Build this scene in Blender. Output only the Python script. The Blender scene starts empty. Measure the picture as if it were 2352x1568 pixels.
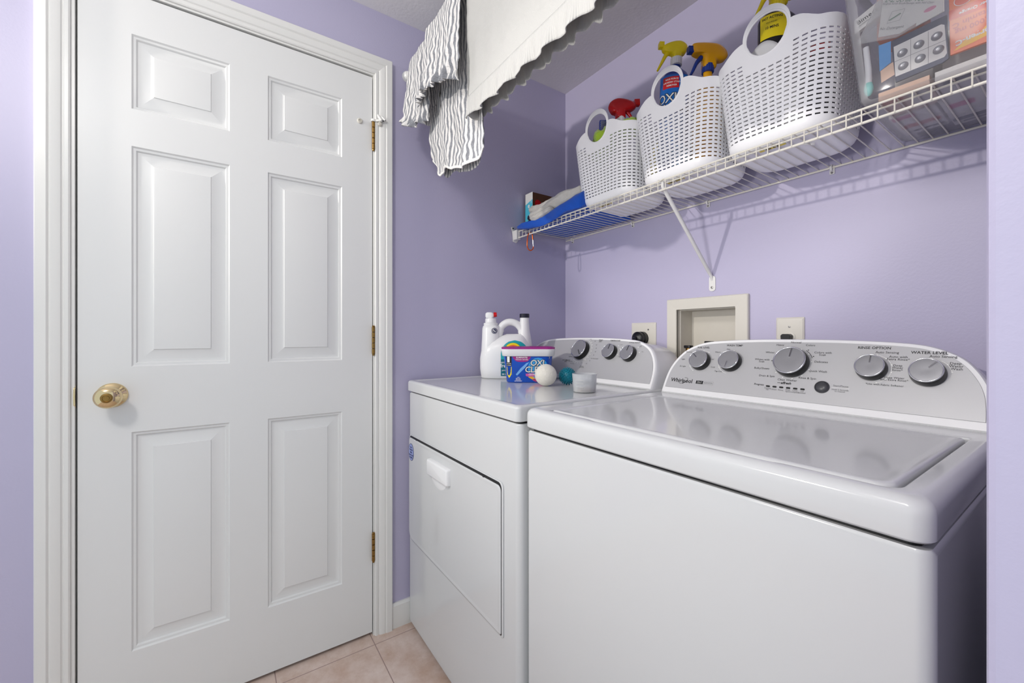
import bpy, bmesh, math, random
from mathutils import Vector, Matrix
R = math.radians; PI = math.pi
random.seed(7)
SC = bpy.context.scene; COL = SC.collection

# ---------------------------------------------------------------- camera
cam_d = bpy.data.cameras.new('camera'); cam = bpy.data.objects.new('camera', cam_d); COL.objects.link(cam)
cam.location = (1.5431, -1.3897, 1.0941); cam.rotation_euler = (R(90), 0, R(55.3036))
cam_d.sensor_width = 36; cam_d.lens = 14.644; cam_d.shift_y = -0.00523; cam_d.clip_start = 0.02
SC.camera = cam
# ---------------------------------------------------------------- world, lights, exposure
w = bpy.data.worlds.new('world'); SC.world = w; w.use_nodes = True
wb = w.node_tree.nodes['Background']; wb.inputs[0].default_value = (0.83, 0.93, 1.0, 1); wb.inputs[1].default_value = .80
def lamp(name, loc, aim, power, color, radius, cone, blend):
    d = bpy.data.lights.new(name, 'SPOT'); d.energy = power; d.color = color; d.shadow_soft_size = radius; d.spot_size = R(cone); d.spot_blend = blend
    o = bpy.data.objects.new(name, d); o.location = loc; o.rotation_euler = (Vector(aim)-Vector(loc)).to_track_quat('-Z', 'Y').to_euler(); COL.objects.link(o); return o
lamp('hall_lamp', (0.28, -3.42, 2.08), (.85, 0, 1.66), 125, (1.0, 0.94, 0.87), 0.045, 58, .7)
lamp('basket_fill', (1.22, -2.22, 1.22), (.74, -.3, 1.53), 50, (1.0, 0.96, 0.92), 0.09, 34, .5)  # unseen fill spot, added to brighten the baskets from below the sweater hem
cl = bpy.data.lights.new('ceiling_lamp', 'POINT'); cl.energy = 26; cl.color = (1.0, .97, .93); cl.shadow_soft_size = .12
clo = bpy.data.objects.new('ceiling_lamp', cl); clo.location = (1.25, -2.15, 2.18); COL.objects.link(clo)
SC.view_settings.view_transform = 'Standard'; SC.view_settings.look = 'None'
SC.view_settings.gamma = 1; SC.view_settings.use_curve_mapping = False
SC.view_settings.exposure = 0.08

# ---------------------------------------------------------------- materials
def lin(c): return tuple(((x/255)/12.92 if x/255 <= .04045 else ((x/255+.055)/1.055)**2.4) for x in c)
def mat(name, rgb, rough=.5, metal=0, bump=0, bscale=200, spec=.5, coat=0, var=0, vscale=3, trans=0, ior=1.45, alpha=1, sheen=0, sss=0, bdist=.002):
    m = bpy.data.materials.new(name); m.use_nodes = True; nt = m.node_tree; b = nt.nodes['Principled BSDF']
    c = lin(rgb)
    b.inputs['Base Color'].default_value = (*c, 1); b.inputs['Roughness'].default_value = rough
    b.inputs['Metallic'].default_value = metal; b.inputs['Specular IOR Level'].default_value = spec
    b.inputs['Coat Weight'].default_value = coat; b.inputs['Coat Roughness'].default_value = .05
    b.inputs['Transmission Weight'].default_value = trans; b.inputs['IOR'].default_value = ior
    b.inputs['Alpha'].default_value = alpha; b.inputs['Sheen Weight'].default_value = sheen
    tc = nt.nodes.new('ShaderNodeTexCoord')
    if var:
        n = nt.nodes.new('ShaderNodeTexNoise'); n.inputs['Scale'].default_value = vscale; n.inputs['Detail'].default_value = 6
        nt.links.new(tc.outputs['Object'], n.inputs['Vector'])
        r = nt.nodes.new('ShaderNodeMixRGB'); r.inputs[1].default_value = (*[x*(1-var) for x in c], 1); r.inputs[2].default_value = (*[min(1, x*(1+var)) for x in c], 1)
        nt.links.new(n.outputs[0], r.inputs[0]); nt.links.new(r.outputs[0], b.inputs['Base Color'])
    if bump:
        n = nt.nodes.new('ShaderNodeTexNoise'); n.inputs['Scale'].default_value = bscale; n.inputs['Detail'].default_value = 3
        nt.links.new(tc.outputs['Object'], n.inputs['Vector'])
        bp = nt.nodes.new('ShaderNodeBump'); bp.inputs['Strength'].default_value = bump; bp.inputs['Distance'].default_value = bdist
        nt.links.new(n.outputs[0], bp.inputs['Height']); nt.links.new(bp.outputs[0], b.inputs['Normal'])
    return m
M = {}
M['wall'] = mat('lavender_paint', (186, 181, 207), .42, bump=.25, bscale=160, var=.02, vscale=2, bdist=.0012)
M['ceil'] = mat('ceiling_paint', (238, 236, 236), .8, bump=.3, bscale=90, var=.03, vscale=8)
M['trim'] = mat('white_trim_paint', (228, 227, 224), .32, var=.015, vscale=6)
M['door'] = mat('white_door_paint', (226, 226, 225), .36, bump=.04, bscale=60, var=.012, vscale=4)
M['app'] = mat('white_enamel', (212, 213, 214), .14, coat=.3)
M['appside'] = M['app']
M['plasw'] = mat('white_gloss_plastic', (238, 238, 239), .22)
M['silver'] = mat('silver_fascia', (190, 190, 192), .38, metal=.25, var=.015, vscale=12)
M['face'] = mat('knob_silver', (160, 160, 164), .3, metal=.55)
M['chrome'] = mat('chrome', (225, 225, 228), .12, metal=1)
M['black'] = mat('black_plastic', (18, 18, 20), .35)
M['ink'] = mat('black_ink', (25, 25, 28), .6)
M['inkg'] = mat('grey_ink', (105, 105, 108), .6)
M['inkw'] = mat('white_ink', (238, 238, 236), .6)
M['navy'] = mat('navy_ink', (28, 34, 82), .5)
M['dgrey'] = mat('dark_grey_plastic', (70, 70, 74), .3)
M['brass'] = mat('polished_brass', (226, 204, 160), .10, metal=1)
M['brassd'] = mat('aged_brass', (150, 118, 66), .3, metal=1, var=.2, vscale=60)
M['wire'] = mat('white_vinyl_wire', (232, 228, 216), .3, var=.03, vscale=30)
M['clipw'] = mat('white_clip_plastic', (228, 227, 224), .35)
M['ivory'] = mat('ivory_plastic', (214, 210, 200), .4)
M['ivoryd'] = mat('ivory_box_plastic', (205, 200, 190), .5, var=.06, vscale=14)
M['screw'] = mat('steel_screw', (150, 148, 145), .3, metal=.9)
M['basket'] = mat('white_basket_plastic', (250, 250, 252), .38, bump=.12, bscale=90)
M['dark'] = mat('dark_gap', (30, 27, 24), .8)
M['red'] = mat('red_plastic', (205, 22, 28), .25)
M['yel'] = mat('yellow_plastic', (250, 226, 20), .3)
M['amber'] = mat('amber_plastic', (255, 182, 10), .25)
M['blue'] = mat('blue_plastic', (22, 58, 150), .3)
M['lblue'] = mat('light_blue_print', (70, 150, 215), .4)
M['cyan'] = mat('cyan_print', (80, 190, 215), .35)
M['orange'] = mat('orange_print', (228, 108, 52), .3)
M['milk'] = mat('milky_plastic', (236, 236, 236), .3)
M['lime'] = mat('lime_microfibre', (172, 208, 60), .95, bump=.8, bscale=260, sheen=.4)
M['magenta'] = mat('magenta_plastic', (158, 40, 130), .25)
M['teal'] = mat('teal_print', (30, 168, 178), .35)
M['tealb'] = mat('teal_rubber', (10, 120, 140), .4)
M['wool'] = mat('cream_wool', (228, 224, 214), .95, bump=.9, bscale=220, var=.05, vscale=30, sheen=.3)
M['knit'] = mat('white_knit', (182, 181, 178), .9, bump=.35, bscale=500, sheen=.3)
M['bluet'] = mat('blue_towel', (20, 84, 190), .95, bump=.9, bscale=420, sheen=.15, var=.12, vscale=40)
M['navyt'] = mat('navy_towel', (22, 26, 52), .95, bump=.9, bscale=400, sheen=.1)
M['slot_shade_lump'] = mat('dark_slot_filler', (34, 34, 40), .95, bump=.5, bscale=200)  # dark filler added behind the basket slots in place of shade
M['greyt'] = mat('pale_plush_towel', (205, 202, 196), .95, bump=1, bscale=330, sheen=.3, var=.08, vscale=60)
M['copper'] = mat('orange_anodised_metal', (222, 92, 34), .2, metal=.8)
M['card'] = mat('brown_card', (92, 56, 30), .6)
M['paper'] = mat('white_paper', (238, 238, 238), .6)
M['cardw'] = mat('white_card', (230, 228, 224), .5)
M['pink'] = mat('pink_print', (214, 92, 150), .4)
M['foil'] = mat('navy_foil', (44, 48, 74), .3, metal=.2)
M['pgreen'] = mat('green_ink', (60, 120, 84), .5)
M['tealcap'] = mat('pale_teal_plastic', (140, 214, 206), .35)
M['peach'] = mat('peach_print', (228, 190, 164), .4)
def clear_mat(name, rgb, fac, rough=.12):
    m = bpy.data.materials.new(name); m.use_nodes = True; nt = m.node_tree; nt.nodes.clear()
    o = nt.nodes.new('ShaderNodeOutputMaterial'); t = nt.nodes.new('ShaderNodeBsdfTransparent'); p = nt.nodes.new('ShaderNodeBsdfPrincipled')
    p.inputs['Base Color'].default_value = (*lin(rgb), 1); p.inputs['Roughness'].default_value = rough
    t.inputs[0].default_value = (.95, .95, .96, 1)
    lw = nt.nodes.new('ShaderNodeLayerWeight'); lw.inputs[0].default_value = .35
    mr = nt.nodes.new('ShaderNodeMapRange'); mr.inputs['To Min'].default_value = fac; mr.inputs['To Max'].default_value = min(1, fac+.4)
    nt.links.new(lw.outputs['Fresnel'], mr.inputs['Value'])
    mx = nt.nodes.new('ShaderNodeMixShader'); nt.links.new(mr.outputs[0], mx.inputs[0]); nt.links.new(t.outputs[0], mx.inputs[1]); nt.links.new(p.outputs[0], mx.inputs[2])
    nt.links.new(mx.outputs[0], o.inputs[0]); return m
M['clear'] = clear_mat('clear_plastic', (235, 235, 235), .05, .06)
M['frost'] = clear_mat('frosted_plastic', (225, 228, 230), .30, .3)
M['bag'] = clear_mat('clear_wrap', (240, 240, 238), .25, .12)
# floor: square vinyl tiles, pinkish beige
def floor_mat():
    m = mat('vinyl_tile', (186, 164, 150), .38); nt = m.node_tree; b = nt.nodes['Principled BSDF']; L = nt.links.new
    tc = nt.nodes['Texture Coordinate']
    n1 = nt.nodes.new('ShaderNodeTexNoise'); n1.inputs['Scale'].default_value = 9; n1.inputs['Detail'].default_value = 10; n1.inputs['Roughness'].default_value = .7
    L(tc.outputs['Object'], n1.inputs['Vector'])
    cr = nt.nodes.new('ShaderNodeValToRGB'); e = cr.color_ramp.elements
    e[0].position = .3; e[0].color = (*lin((188, 158, 138)), 1); e[1].position = .72; e[1].color = (*lin((226, 210, 202)), 1)
    x = e.new(.5); x.color = (*lin((208, 186, 174)), 1); L(n1.outputs[0], cr.inputs[0])
    sp = nt.nodes.new('ShaderNodeSeparateXYZ'); L(tc.outputs['Object'], sp.inputs[0])
    def seam(out, off):
        a = nt.nodes.new('ShaderNodeMath'); a.operation = 'ADD'; a.inputs[1].default_value = off; L(out, a.inputs[0])
        p = nt.nodes.new('ShaderNodeMath'); p.operation = 'PINGPONG'; p.inputs[1].default_value = .1524; L(a.outputs[0], p.inputs[0])
        q = nt.nodes.new('ShaderNodeMath'); q.operation = 'LESS_THAN'; q.inputs[1].default_value = .0016; L(p.outputs[0], q.inputs[0]); return q
    s1 = seam(sp.outputs[0], -.051); s2 = seam(sp.outputs[1], .948)
    mx = nt.nodes.new('ShaderNodeMath'); mx.operation = 'MAXIMUM'; L(s1.outputs[0], mx.inputs[0]); L(s2.outputs[0], mx.inputs[1])
    c = nt.nodes.new('ShaderNodeMixRGB'); L(mx.outputs[0], c.inputs[0]); L(cr.outputs[0], c.inputs[1]); c.inputs[2].default_value = (*lin((160, 136, 128)), 1)
    L(c.outputs[0], b.inputs['Base Color'])
    bp = nt.nodes.new('ShaderNodeBump'); bp.inputs['Strength'].default_value = .4; bp.inputs['Distance'].default_value = .002
    sb = nt.nodes.new('ShaderNodeMath'); sb.operation = 'SUBTRACT'; L(n1.outputs[0], sb.inputs[0]); L(mx.outputs[0], sb.inputs[1]); L(sb.outputs[0], bp.inputs['Height']); L(bp.outputs[0], b.inputs['Normal'])
    return m
M['floor'] = floor_mat()
# striped cotton: stripes follow the U coordinate of the cloth
def stripe_mat():
    m = mat('striped_cotton', (230, 228, 226), .9, sheen=.2); nt = m.node_tree; b = nt.nodes['Principled BSDF']; L = nt.links.new
    uv = nt.nodes.new('ShaderNodeUVMap'); uv.uv_map = 'UVMap'; sp = nt.nodes.new('ShaderNodeSeparateXYZ'); L(uv.outputs[0], sp.inputs[0])
    nz = nt.nodes.new('ShaderNodeTexNoise'); nz.inputs['Scale'].default_value = 34; nz.inputs['Detail'].default_value = 6; L(uv.outputs[0], nz.inputs['Vector'])
    mu = nt.nodes.new('ShaderNodeMath'); mu.operation = 'MULTIPLY_ADD'; mu.inputs[1].default_value = .008; L(nz.outputs[0], mu.inputs[0]); L(sp.outputs[0], mu.inputs[2])
    pp = nt.nodes.new('ShaderNodeMath'); pp.operation = 'PINGPONG'; pp.inputs[1].default_value = .0078; L(mu.outputs[0], pp.inputs[0])
    lt = nt.nodes.new('ShaderNodeMath'); lt.operation = 'LESS_THAN'; lt.inputs[1].default_value = .0036; L(pp.outputs[0], lt.inputs[0])
    n2 = nt.nodes.new('ShaderNodeTexNoise'); n2.inputs['Scale'].default_value = 420; n2.inputs['Detail'].default_value = 8; L(uv.outputs[0], n2.inputs['Vector'])
    cr = nt.nodes.new('ShaderNodeMixRGB'); cr.inputs[1].default_value = (*lin((82, 85, 94)), 1); cr.inputs[2].default_value = (*lin((170, 171, 176)), 1); L(n2.outputs[0], cr.inputs[0])
    c = nt.nodes.new('ShaderNodeMixRGB'); L(lt.outputs[0], c.inputs[0]); c.inputs[1].default_value = (*lin((226, 223, 221)), 1); L(cr.outputs[0], c.inputs[2])
    L(c.outputs[0], b.inputs['Base Color'])
    n3 = nt.nodes.new('ShaderNodeTexNoise'); n3.inputs['Scale'].default_value = 70; n3.inputs['Detail'].default_value = 6; n3.inputs['Distortion'].default_value = 1.5; L(uv.outputs[0], n3.inputs['Vector'])
    bp = nt.nodes.new('ShaderNodeBump'); bp.inputs['Strength'].default_value = .9; bp.inputs['Distance'].default_value = .006
    L(n3.outputs[0], bp.inputs['Height']); L(bp.outputs[0], b.inputs['Normal']); return m
M['stripe'] = stripe_mat()
# ribbed knit for the sweater hem
def rib_mat():
    m = mat('white_rib_knit', (184, 183, 180), .9, sheen=.3); nt = m.node_tree; b = nt.nodes['Principled BSDF']; L = nt.links.new
    uv = nt.nodes.new('ShaderNodeUVMap'); uv.uv_map = 'UVMap'; sp = nt.nodes.new('ShaderNodeSeparateXYZ'); L(uv.outputs[0], sp.inputs[0])
    pp = nt.nodes.new('ShaderNodeMath'); pp.operation = 'PINGPONG'; pp.inputs[1].default_value = .0022; L(sp.outputs[0], pp.inputs[0])
    sc = nt.nodes.new('ShaderNodeMath'); sc.operation = 'MULTIPLY'; sc.inputs[1].default_value = 400; L(pp.outputs[0], sc.inputs[0])
    bp = nt.nodes.new('ShaderNodeBump'); bp.inputs['Strength'].default_value = .5; bp.inputs['Distance'].default_value = .0015
    L(sc.outputs[0], bp.inputs['Height']); L(bp.outputs[0], b.inputs['Normal']); return m
M['rib'] = rib_mat()

# ---------------------------------------------------------------- mesh helpers
WM = {}      # world matrix of every thing (empties are placed once and never moved while parts are added)
class MB:
    def __init__(s): s.v = []; s.f = []; s.mi = []; s.m = 0; s.uv = {}
    def vert(s, p): s.v.append(tuple(p)); return len(s.v)-1
    def face(s, ids, uv=None):
        if uv: s.uv[len(s.f)] = uv
        s.f.append(tuple(ids)); s.mi.append(s.m)
    def box(s, x0, x1, y0, y1, z0, z1, f=lambda p: p):
        b = [s.vert(f((x, y, z))) for z in (z0, z1) for y in (y0, y1) for x in (x0, x1)]
        for q in ((0, 2, 3, 1), (4, 5, 7, 6), (0, 1, 5, 4), (2, 6, 7, 3), (0, 4, 6, 2), (1, 3, 7, 5)): s.face([b[i] for i in q])
    def loops(s, ls, close=True, cap0=False, cap1=False):
        n = len(ls[0]); ids = [[s.vert(p) for p in l] for l in ls]
        for a, b in zip(ids, ids[1:]):
            for i in range(n if close else n-1):
                j = (i+1) % n; s.face((a[i], a[j], b[j], b[i]))
        if cap0: s.face(ids[0][::-1])
        if cap1: s.face(ids[-1])
        return ids
    def tube(s, pts, r, n=8, closed=False, caps=True):
        pts = [Vector(p) for p in pts]; N = len(pts); rr = r if isinstance(r, (list, tuple)) else [r]*N
        ls = []; up = None
        for i, p in enumerate(pts):
            a = pts[(i-1) % N] if (closed or i > 0) else p; b = pts[(i+1) % N] if (closed or i < N-1) else p
            t = (b-a).normalized()
            if up is None: up = Vector((0, 0, 1)) if abs(t.z) < .9 else Vector((1, 0, 0))
            u = (up - t*up.dot(t)).normalized(); w_ = t.cross(u); up = u
            ls.append([p + (u*math.cos(2*PI*k/n) + w_*math.sin(2*PI*k/n))*rr[i] for k in range(n)])
        if closed: s.loops(ls+[ls[0]])
        else: s.loops(ls, cap0=caps, cap1=caps)
    def cyl(s, p0, p1, r0, r1=None, n=16, caps=True):
        s.tube([p0, p1], [r0, r1 if r1 is not None else r0], n, caps=caps)
    def lathe(s, prof, n=32, f=lambda p: p, cap0=True, cap1=True):
        s.loops([[f((r*math.cos(2*PI*k/n), r*math.sin(2*PI*k/n), z)) for k in range(n)] for r, z in prof], cap0=cap0, cap1=cap1)
    def sphere(s, c, r, n=24, m=14, f=None):
        sc = r if isinstance(r, (list, tuple)) else (r, r, r)
        s.loops([[Vector(c)+Vector((sc[0]*math.sin(t)*math.cos(2*PI*k/n), sc[1]*math.sin(t)*math.sin(2*PI*k/n), -sc[2]*math.cos(t))) for k in range(n)]
                 for t in [PI*(i+.02)/(m+.04) for i in range(m+1)]], cap0=True, cap1=True)
    def prism(s, poly, w0, w1, f):
        s.loops([[f((x, y, w0)) for x, y in poly], [f((x, y, w1)) for x, y in poly]], cap0=True, cap1=True)
    def grid(s, fn, nu, nv, closeu=False, uvf=None, skip=None):
        ids = [[s.vert(fn(i/nu, j/nv)) for i in range(nu if closeu else nu+1)] for j in range(nv+1)]
        for j in range(nv):
            for i in range(nu):
                if skip and skip(i, j): continue
                i2 = (i+1) % nu if closeu else i+1
                uv = [uvf(a, b) for a, b in ((i/nu, j/nv), ((i+1)/nu, j/nv), ((i+1)/nu, (j+1)/nv), (i/nu, (j+1)/nv))] if uvf else None
                s.face((ids[j][i], ids[j][i2], ids[j+1][i2], ids[j+1][i]), uv)
def obj(name, mb, mats, parent=None, bevel=0, seg=2, smooth=35, solid=0, subd=0, label=None, soff=0, local=False, wn=False):
    me = bpy.data.meshes.new(name); me.from_pydata(mb.v, [], mb.f)
    for m in (mats if isinstance(mats, (list, tuple)) else [mats]): me.materials.append(m)
    me.polygons.foreach_set('material_index', mb.mi)
    if mb.uv:
        ul = me.uv_layers.new(name='UVMap')
        for fi, uvs in mb.uv.items():
            for k, li in enumerate(me.polygons[fi].loop_indices): ul.data[li].uv = uvs[k]
    bm = bmesh.new(); bm.from_mesh(me); bmesh.ops.remove_doubles(bm, verts=bm.verts, dist=1e-6); bmesh.ops.recalc_face_normals(bm, faces=bm.faces); bm.to_mesh(me); bm.free()
    if parent is not None and not local: me.transform(WM[parent.name].inverted())
    if smooth:
        me.polygons.foreach_set('use_smooth', [True]*len(me.polygons))
        if smooth < 180: me.set_sharp_from_angle(angle=R(smooth))
    o = bpy.data.objects.new(name, me); COL.objects.link(o)
    if parent is not None:
        o.parent = parent; WM[o.name] = WM[parent.name].copy()
    else: WM[o.name] = Matrix.Identity(4)
    if solid:
        md = o.modifiers.new('solid', 'SOLIDIFY'); md.thickness = solid; md.offset = soff
    if bevel:
        md = o.modifiers.new('bevel', 'BEVEL'); md.width = bevel; md.segments = seg; md.limit_method = 'ANGLE'; md.angle_limit = R(40); md.harden_normals = bool(smooth)
    if subd:
        md = o.modifiers.new('subd', 'SUBSURF'); md.levels = md.render_levels = subd
    if wn:
        md = o.modifiers.new('weighted', 'WEIGHTED_NORMAL'); md.keep_sharp = True; md.weight = 90
    if label: o['label'] = label
    return o
def bake(o, ang=35):
    bpy.context.view_layer.update(); dg = bpy.context.evaluated_depsgraph_get()
    me = bpy.data.meshes.new_from_object(o.evaluated_get(dg)); o.modifiers.clear(); o.data = me
    me.polygons.foreach_set('use_smooth', [True]*len(me.polygons)); me.set_sharp_from_angle(angle=R(ang)); return o
def tag(o, label, cat, group=None):
    o['label'] = label; o['category'] = cat
    if group: o['group'] = group
    return o
def thing(name, label, cat, loc=(0, 0, 0), rz=0, group=None):
    o = bpy.data.objects.new(name, None); COL.objects.link(o); o.location = loc; o.rotation_euler = (0, 0, rz); o.empty_display_size = .05
    WM[o.name] = Matrix.Translation(loc) @ Matrix.Rotation(rz, 4, 'Z'); tag(o, label, cat, group); return o
def struct(name, mb, m, parent=None, **k):
    o = obj(name, mb, m, parent, **k)
    if parent is None: o['kind'] = 'structure'
    return o
def rrect(x0, x1, y0, y1, r, n=6):
    rs = r if isinstance(r, (list, tuple)) else (r,)*4; out = []
    for (cx, cy, a0), q in zip(((x1, y1, 0), (x0, y1, 90), (x0, y0, 180), (x1, y0, 270)), rs):
        sx = -1 if cx == x1 else 1; sy = -1 if cy == y1 else 1
        for k in range(n+1):
            a = R(a0+90*k/n); out.append((cx+sx*q+q*math.cos(a), cy+sy*q+q*math.sin(a)))
    return out
_tc = {}
def text_mesh(s, size, bold=0, shear=0, align='CENTER', spacing=1):
    k = (s, bold, shear, align, spacing)
    if k not in _tc:
        c = bpy.data.curves.new('t', 'FONT'); c.body = s; c.size = 1; c.align_x = align; c.align_y = 'CENTER'; c.offset = bold; c.shear = shear; c.space_character = spacing; c.space_line = .8; c.resolution_u = 2
        o = bpy.data.objects.new('t', c); COL.objects.link(o); bpy.context.view_layer.update()
        me = bpy.data.meshes.new_from_object(o.evaluated_get(bpy.context.evaluated_depsgraph_get()))
        _tc[k] = ([tuple(v.co) for v in me.vertices], [tuple(p.vertices) for p in me.polygons])
        bpy.data.objects.remove(o); bpy.data.curves.remove(c); bpy.data.meshes.remove(me)
    v, f = _tc[k]; return [(x*size, y*size) for x, y, z in v], f
def put_text(mb, s, u, v, size, f, wd=.0004, rot=0, **k):
    vs, fs = text_mesh(s, size, **k); base = len(mb.v); ca, sa = math.cos(rot), math.sin(rot)
    for x, y in vs: mb.vert(f((u+x*ca-y*sa, v+x*sa+y*ca, wd)))
    for q in fs: mb.face([base+i for i in q])
def disc(mb, u, v, r, f, wd=.0004, n=20, ry=None, a0=0, a1=360):
    ry = ry or r; full = (a1-a0) == 360
    p = [mb.vert(f((u+r*math.cos(R(a0+(a1-a0)*k/n)), v+ry*math.sin(R(a0+(a1-a0)*k/n)), wd))) for k in range(n if full else n+1)]
    mb.face(p)
def quad(mb, u0, u1, v0, v1, f, wd=.0004, r=0, nx=1):
    if r: mb.face([mb.vert(f((x, y, wd))) for x, y in rrect(u0, u1, v0, v1, r, 4)]); return
    for i in range(nx):
        a = u0+(u1-u0)*i/nx; b = u0+(u1-u0)*(i+1)/nx
        mb.face([mb.vert(f((x, y, wd))) for x, y in ((a, v0), (b, v0), (b, v1), (a, v1))])
def poly(mb, pts, f, wd=.0004): mb.face([mb.vert(f((x, y, wd))) for x, y in pts])
def arcline(mb, u, v, r, a0, a1, th, f, wd=.0004, n=14):
    ids = [(mb.vert(f((u+(r-th/2)*math.cos(a), v+(r-th/2)*math.sin(a), wd))), mb.vert(f((u+(r+th/2)*math.cos(a), v+(r+th/2)*math.sin(a), wd)))) for a in [R(a0+(a1-a0)*k/n) for k in range(n+1)]]
    for a, b in zip(ids, ids[1:]): mb.face((a[0], a[1], b[1], b[0]))
def cat(pts, n=6, closed=False):
    P = [Vector(p) for p in pts]; out = []; N = len(P)
    rng = range(N) if closed else range(N-1)
    for i in rng:
        p0 = P[(i-1) % N] if closed or i > 0 else P[i]; p1 = P[i]; p2 = P[(i+1) % N]; p3 = P[(i+2) % N] if closed or i+2 < N else P[(i+1) % N]
        for k in range(n):
            t = k/n; out.append(.5*((2*p1)+(p2-p0)*t+(2*p0-5*p1+4*p2-p3)*t*t+(-p0+3*p1-3*p2+p3)*t**3))
    if not closed: out.append(P[-1])
    return out
# ================================================================ the room
H = 2.29
b = MB(); b.box(-.16, 2.3, -2.7, .12, -.05, 0); struct('floor', b, M['floor'], smooth=0)
b = MB(); b.box(-.16, 2.3, -2.7, .12, H, H+.05); struct('ceiling', b, M['ceil'], smooth=0)
b = MB()
b.box(-.12, 0, -2.7, -1.716, 0, H); b.box(-.12, 0, -.932, .12, 0, H); b.box(-.12, 0, -1.716, -.932, 2.052, H); b.box(-.16, -.12, -1.75, -.9, 0, 2.1)  # last box is an unseen backing, added to stop light leaking round the door
struct('wall_left', b, M['wall'], smooth=0)
hx0, hx1, hz0, hz1 = .618, .840, .90, 1.194
b = MB(); b.box(0, hx0, 0, .12, 0, H); b.box(hx1, 1.62, 0, .12, 0, H); b.box(hx0, hx1, 0, .12, 0, hz0); b.box(hx0, hx1, 0, .12, hz1, H); b.box(hx0, hx1, .11, .12, hz0, hz1)
struct('wall_back', b, M['wall'], smooth=0)
b = MB(); b.box(1.5, 1.62, -1.02, 0, 0, H); struct('wall_right', b, M['wall'], smooth=0, bevel=.004)
# door casing: moulded profile swept along each side, mitred
prof = [(0, -.004), (0, .008), (.003, .0105), (.010, .0105), (.012, .0085), (.014, .0085), (.017, .012), (.024, .0145), (.034, .0155), (.037, .014), (.039, .0165), (.041, .018), (.060, .018), (.062, .016), (.062, -.004)]
def casing(name, a, b_, side):
    m = MB(); ls = []
    for z_end in (0, 1):
        ls.append([((x), a(w, z_end), b_(w, z_end)) for w, x in prof])
    m.loops(ls, cap0=True, cap1=True); return struct(name, m, M['trim'], smooth=25)
yl, yr, zt = -1.716, -.935, 2.052
casing('trim_1', lambda w, e: yl-w, lambda w, e: (zt+w) if e else 0, 0)
casing('trim_2', lambda w, e: yr+w, lambda w, e: (zt+w) if e else 0, 0)
casing('trim_3', lambda w, e: (yr+w) if e else (yl-w), lambda w, e: zt+w, 0)
# jamb lining and stop
b = MB()
b.box(-.12, .003, -1.7165, -1.7085, 0, 2.052); b.box(-.12, .003, -.9395, -.9315, 0, 2.052); b.box(-.12, .003, -1.7085, -.9395, 2.046, 2.053)
b.box(-.055, -.041, -1.7085, -1.695, 0, 2.046); b.box(-.055, -.041, -.953, -.9395, 0, 2.046); b.box(-.055, -.041, -1.695, -.953, 2.032, 2.046)
struct('trim_4', b, M['trim'], smooth=0)
b = MB(); b.box(0, .012, -.873, 0, 0, .083); b.prism([(0, .083), (.012, .083), (.007, .092), (0, .092)], -.873, 0, lambda p: (p[0], p[2], p[1]))
struct('baseboard_left', b, M['trim'], smooth=30)
b = MB(); b.box(0, .012, -2.7, -1.778, 0, .083); b.prism([(0, .083), (.012, .083), (.007, .092), (0, .092)], -2.7, -1.778, lambda p: (p[0], p[2], p[1]))
struct('baseboard_near', b, M['trim'], smooth=30)
# ---- the six-panel door
Y0, Y1, Z0, Z1, XD = -1.7045, -.9425, .012, 2.041, -.002
cols = [(-1.599, -1.374), (-1.273, -1.047)]; rows = [(.222, .829), (1.010, 1.620), (1.723, 1.930)]
ys = [Y0, -1.599, -1.374, -1.273, -1.047, Y1]; zs = [Z0, .222, .829, 1.010, 1.620, 1.723, 1.930, Z1]
b = MB()
for i in range(5):
    for j in range(7):
        if i in (1, 3) and j in (1, 3, 5):
            ls = []
            for ins, dp in ((0, 0), (.0035, -.0045), (.009, -.0055), (.012, -.0105), (.017, -.0115), (.021, -.0115), (.046, -.0045), (.0475, -.002), (.052, -.0015)):
                ls.append([(XD+dp, y, z) for y, z in ((ys[i]+ins, zs[j]+ins), (ys[i+1]-ins, zs[j]+ins), (ys[i+1]-ins, zs[j+1]-ins), (ys[i]+ins, zs[j+1]-ins))])
            b.loops(ls, cap1=True)
        else: b.face([b.vert((XD, y, z)) for y, z in ((ys[i], zs[j]), (ys[i+1], zs[j]), (ys[i+1], zs[j+1]), (ys[i], zs[j+1]))])
for q in (((Y0, Z0), (Y0, Z1)), ((Y0, Z1), (Y1, Z1)), ((Y1, Z1), (Y1, Z0)), ((Y1, Z0), (Y0, Z0))):
    b.face([b.vert(p) for p in ((XD, *q[0]), (XD, *q[1]), (XD-.035, *q[1]), (XD-.035, *q[0]))])
b.face([b.vert((XD-.035, y, z)) for y, z in ((Y0, Z0), (Y0, Z1), (Y1, Z1), (Y1, Z0))])
door = struct('door_1', b, M['door'], smooth=18)
# knob: rose, stem, flattened ball, keyed centre
kc = (XD, -1.638, .934)
K = lambda p: (kc[0]+p[2], kc[1]+p[0], kc[2]+p[1])
b = MB(); b.lathe([(.033, 0), (.033, .004), (.030, .008), (.016, .012), (.012, .016), (.011, .030), (.015, .034), (.024, .038), (.0285, .046), (.0285, .054), (.025, .061), (.018, .065), (.0125, .0665), (.0120, .0655)], 48, K)
kn = obj('door_knob', b, M['brass'], door, smooth=50, label='polished brass knob')
b = MB(); b.lathe([(.0118, .0655), (.0118, .068), (.0085, .069), (.0080, .0675), (.0060, .0675), (.0055, .069)], 32, K); obj('keyhole_button', b, M['brassd'], kn, smooth=40)
b = MB()
b.prism([(-.003, -.029), (-.003, .029), (.004, .022), (.006, 0), (.004, -.022)], -.0085, -.0015, lambda p: (p[0]+.001, -1.7065+p[2]*.5, .936+p[1])); obj('strike_plate', b, M['brass'], door, bevel=.0005)
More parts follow.
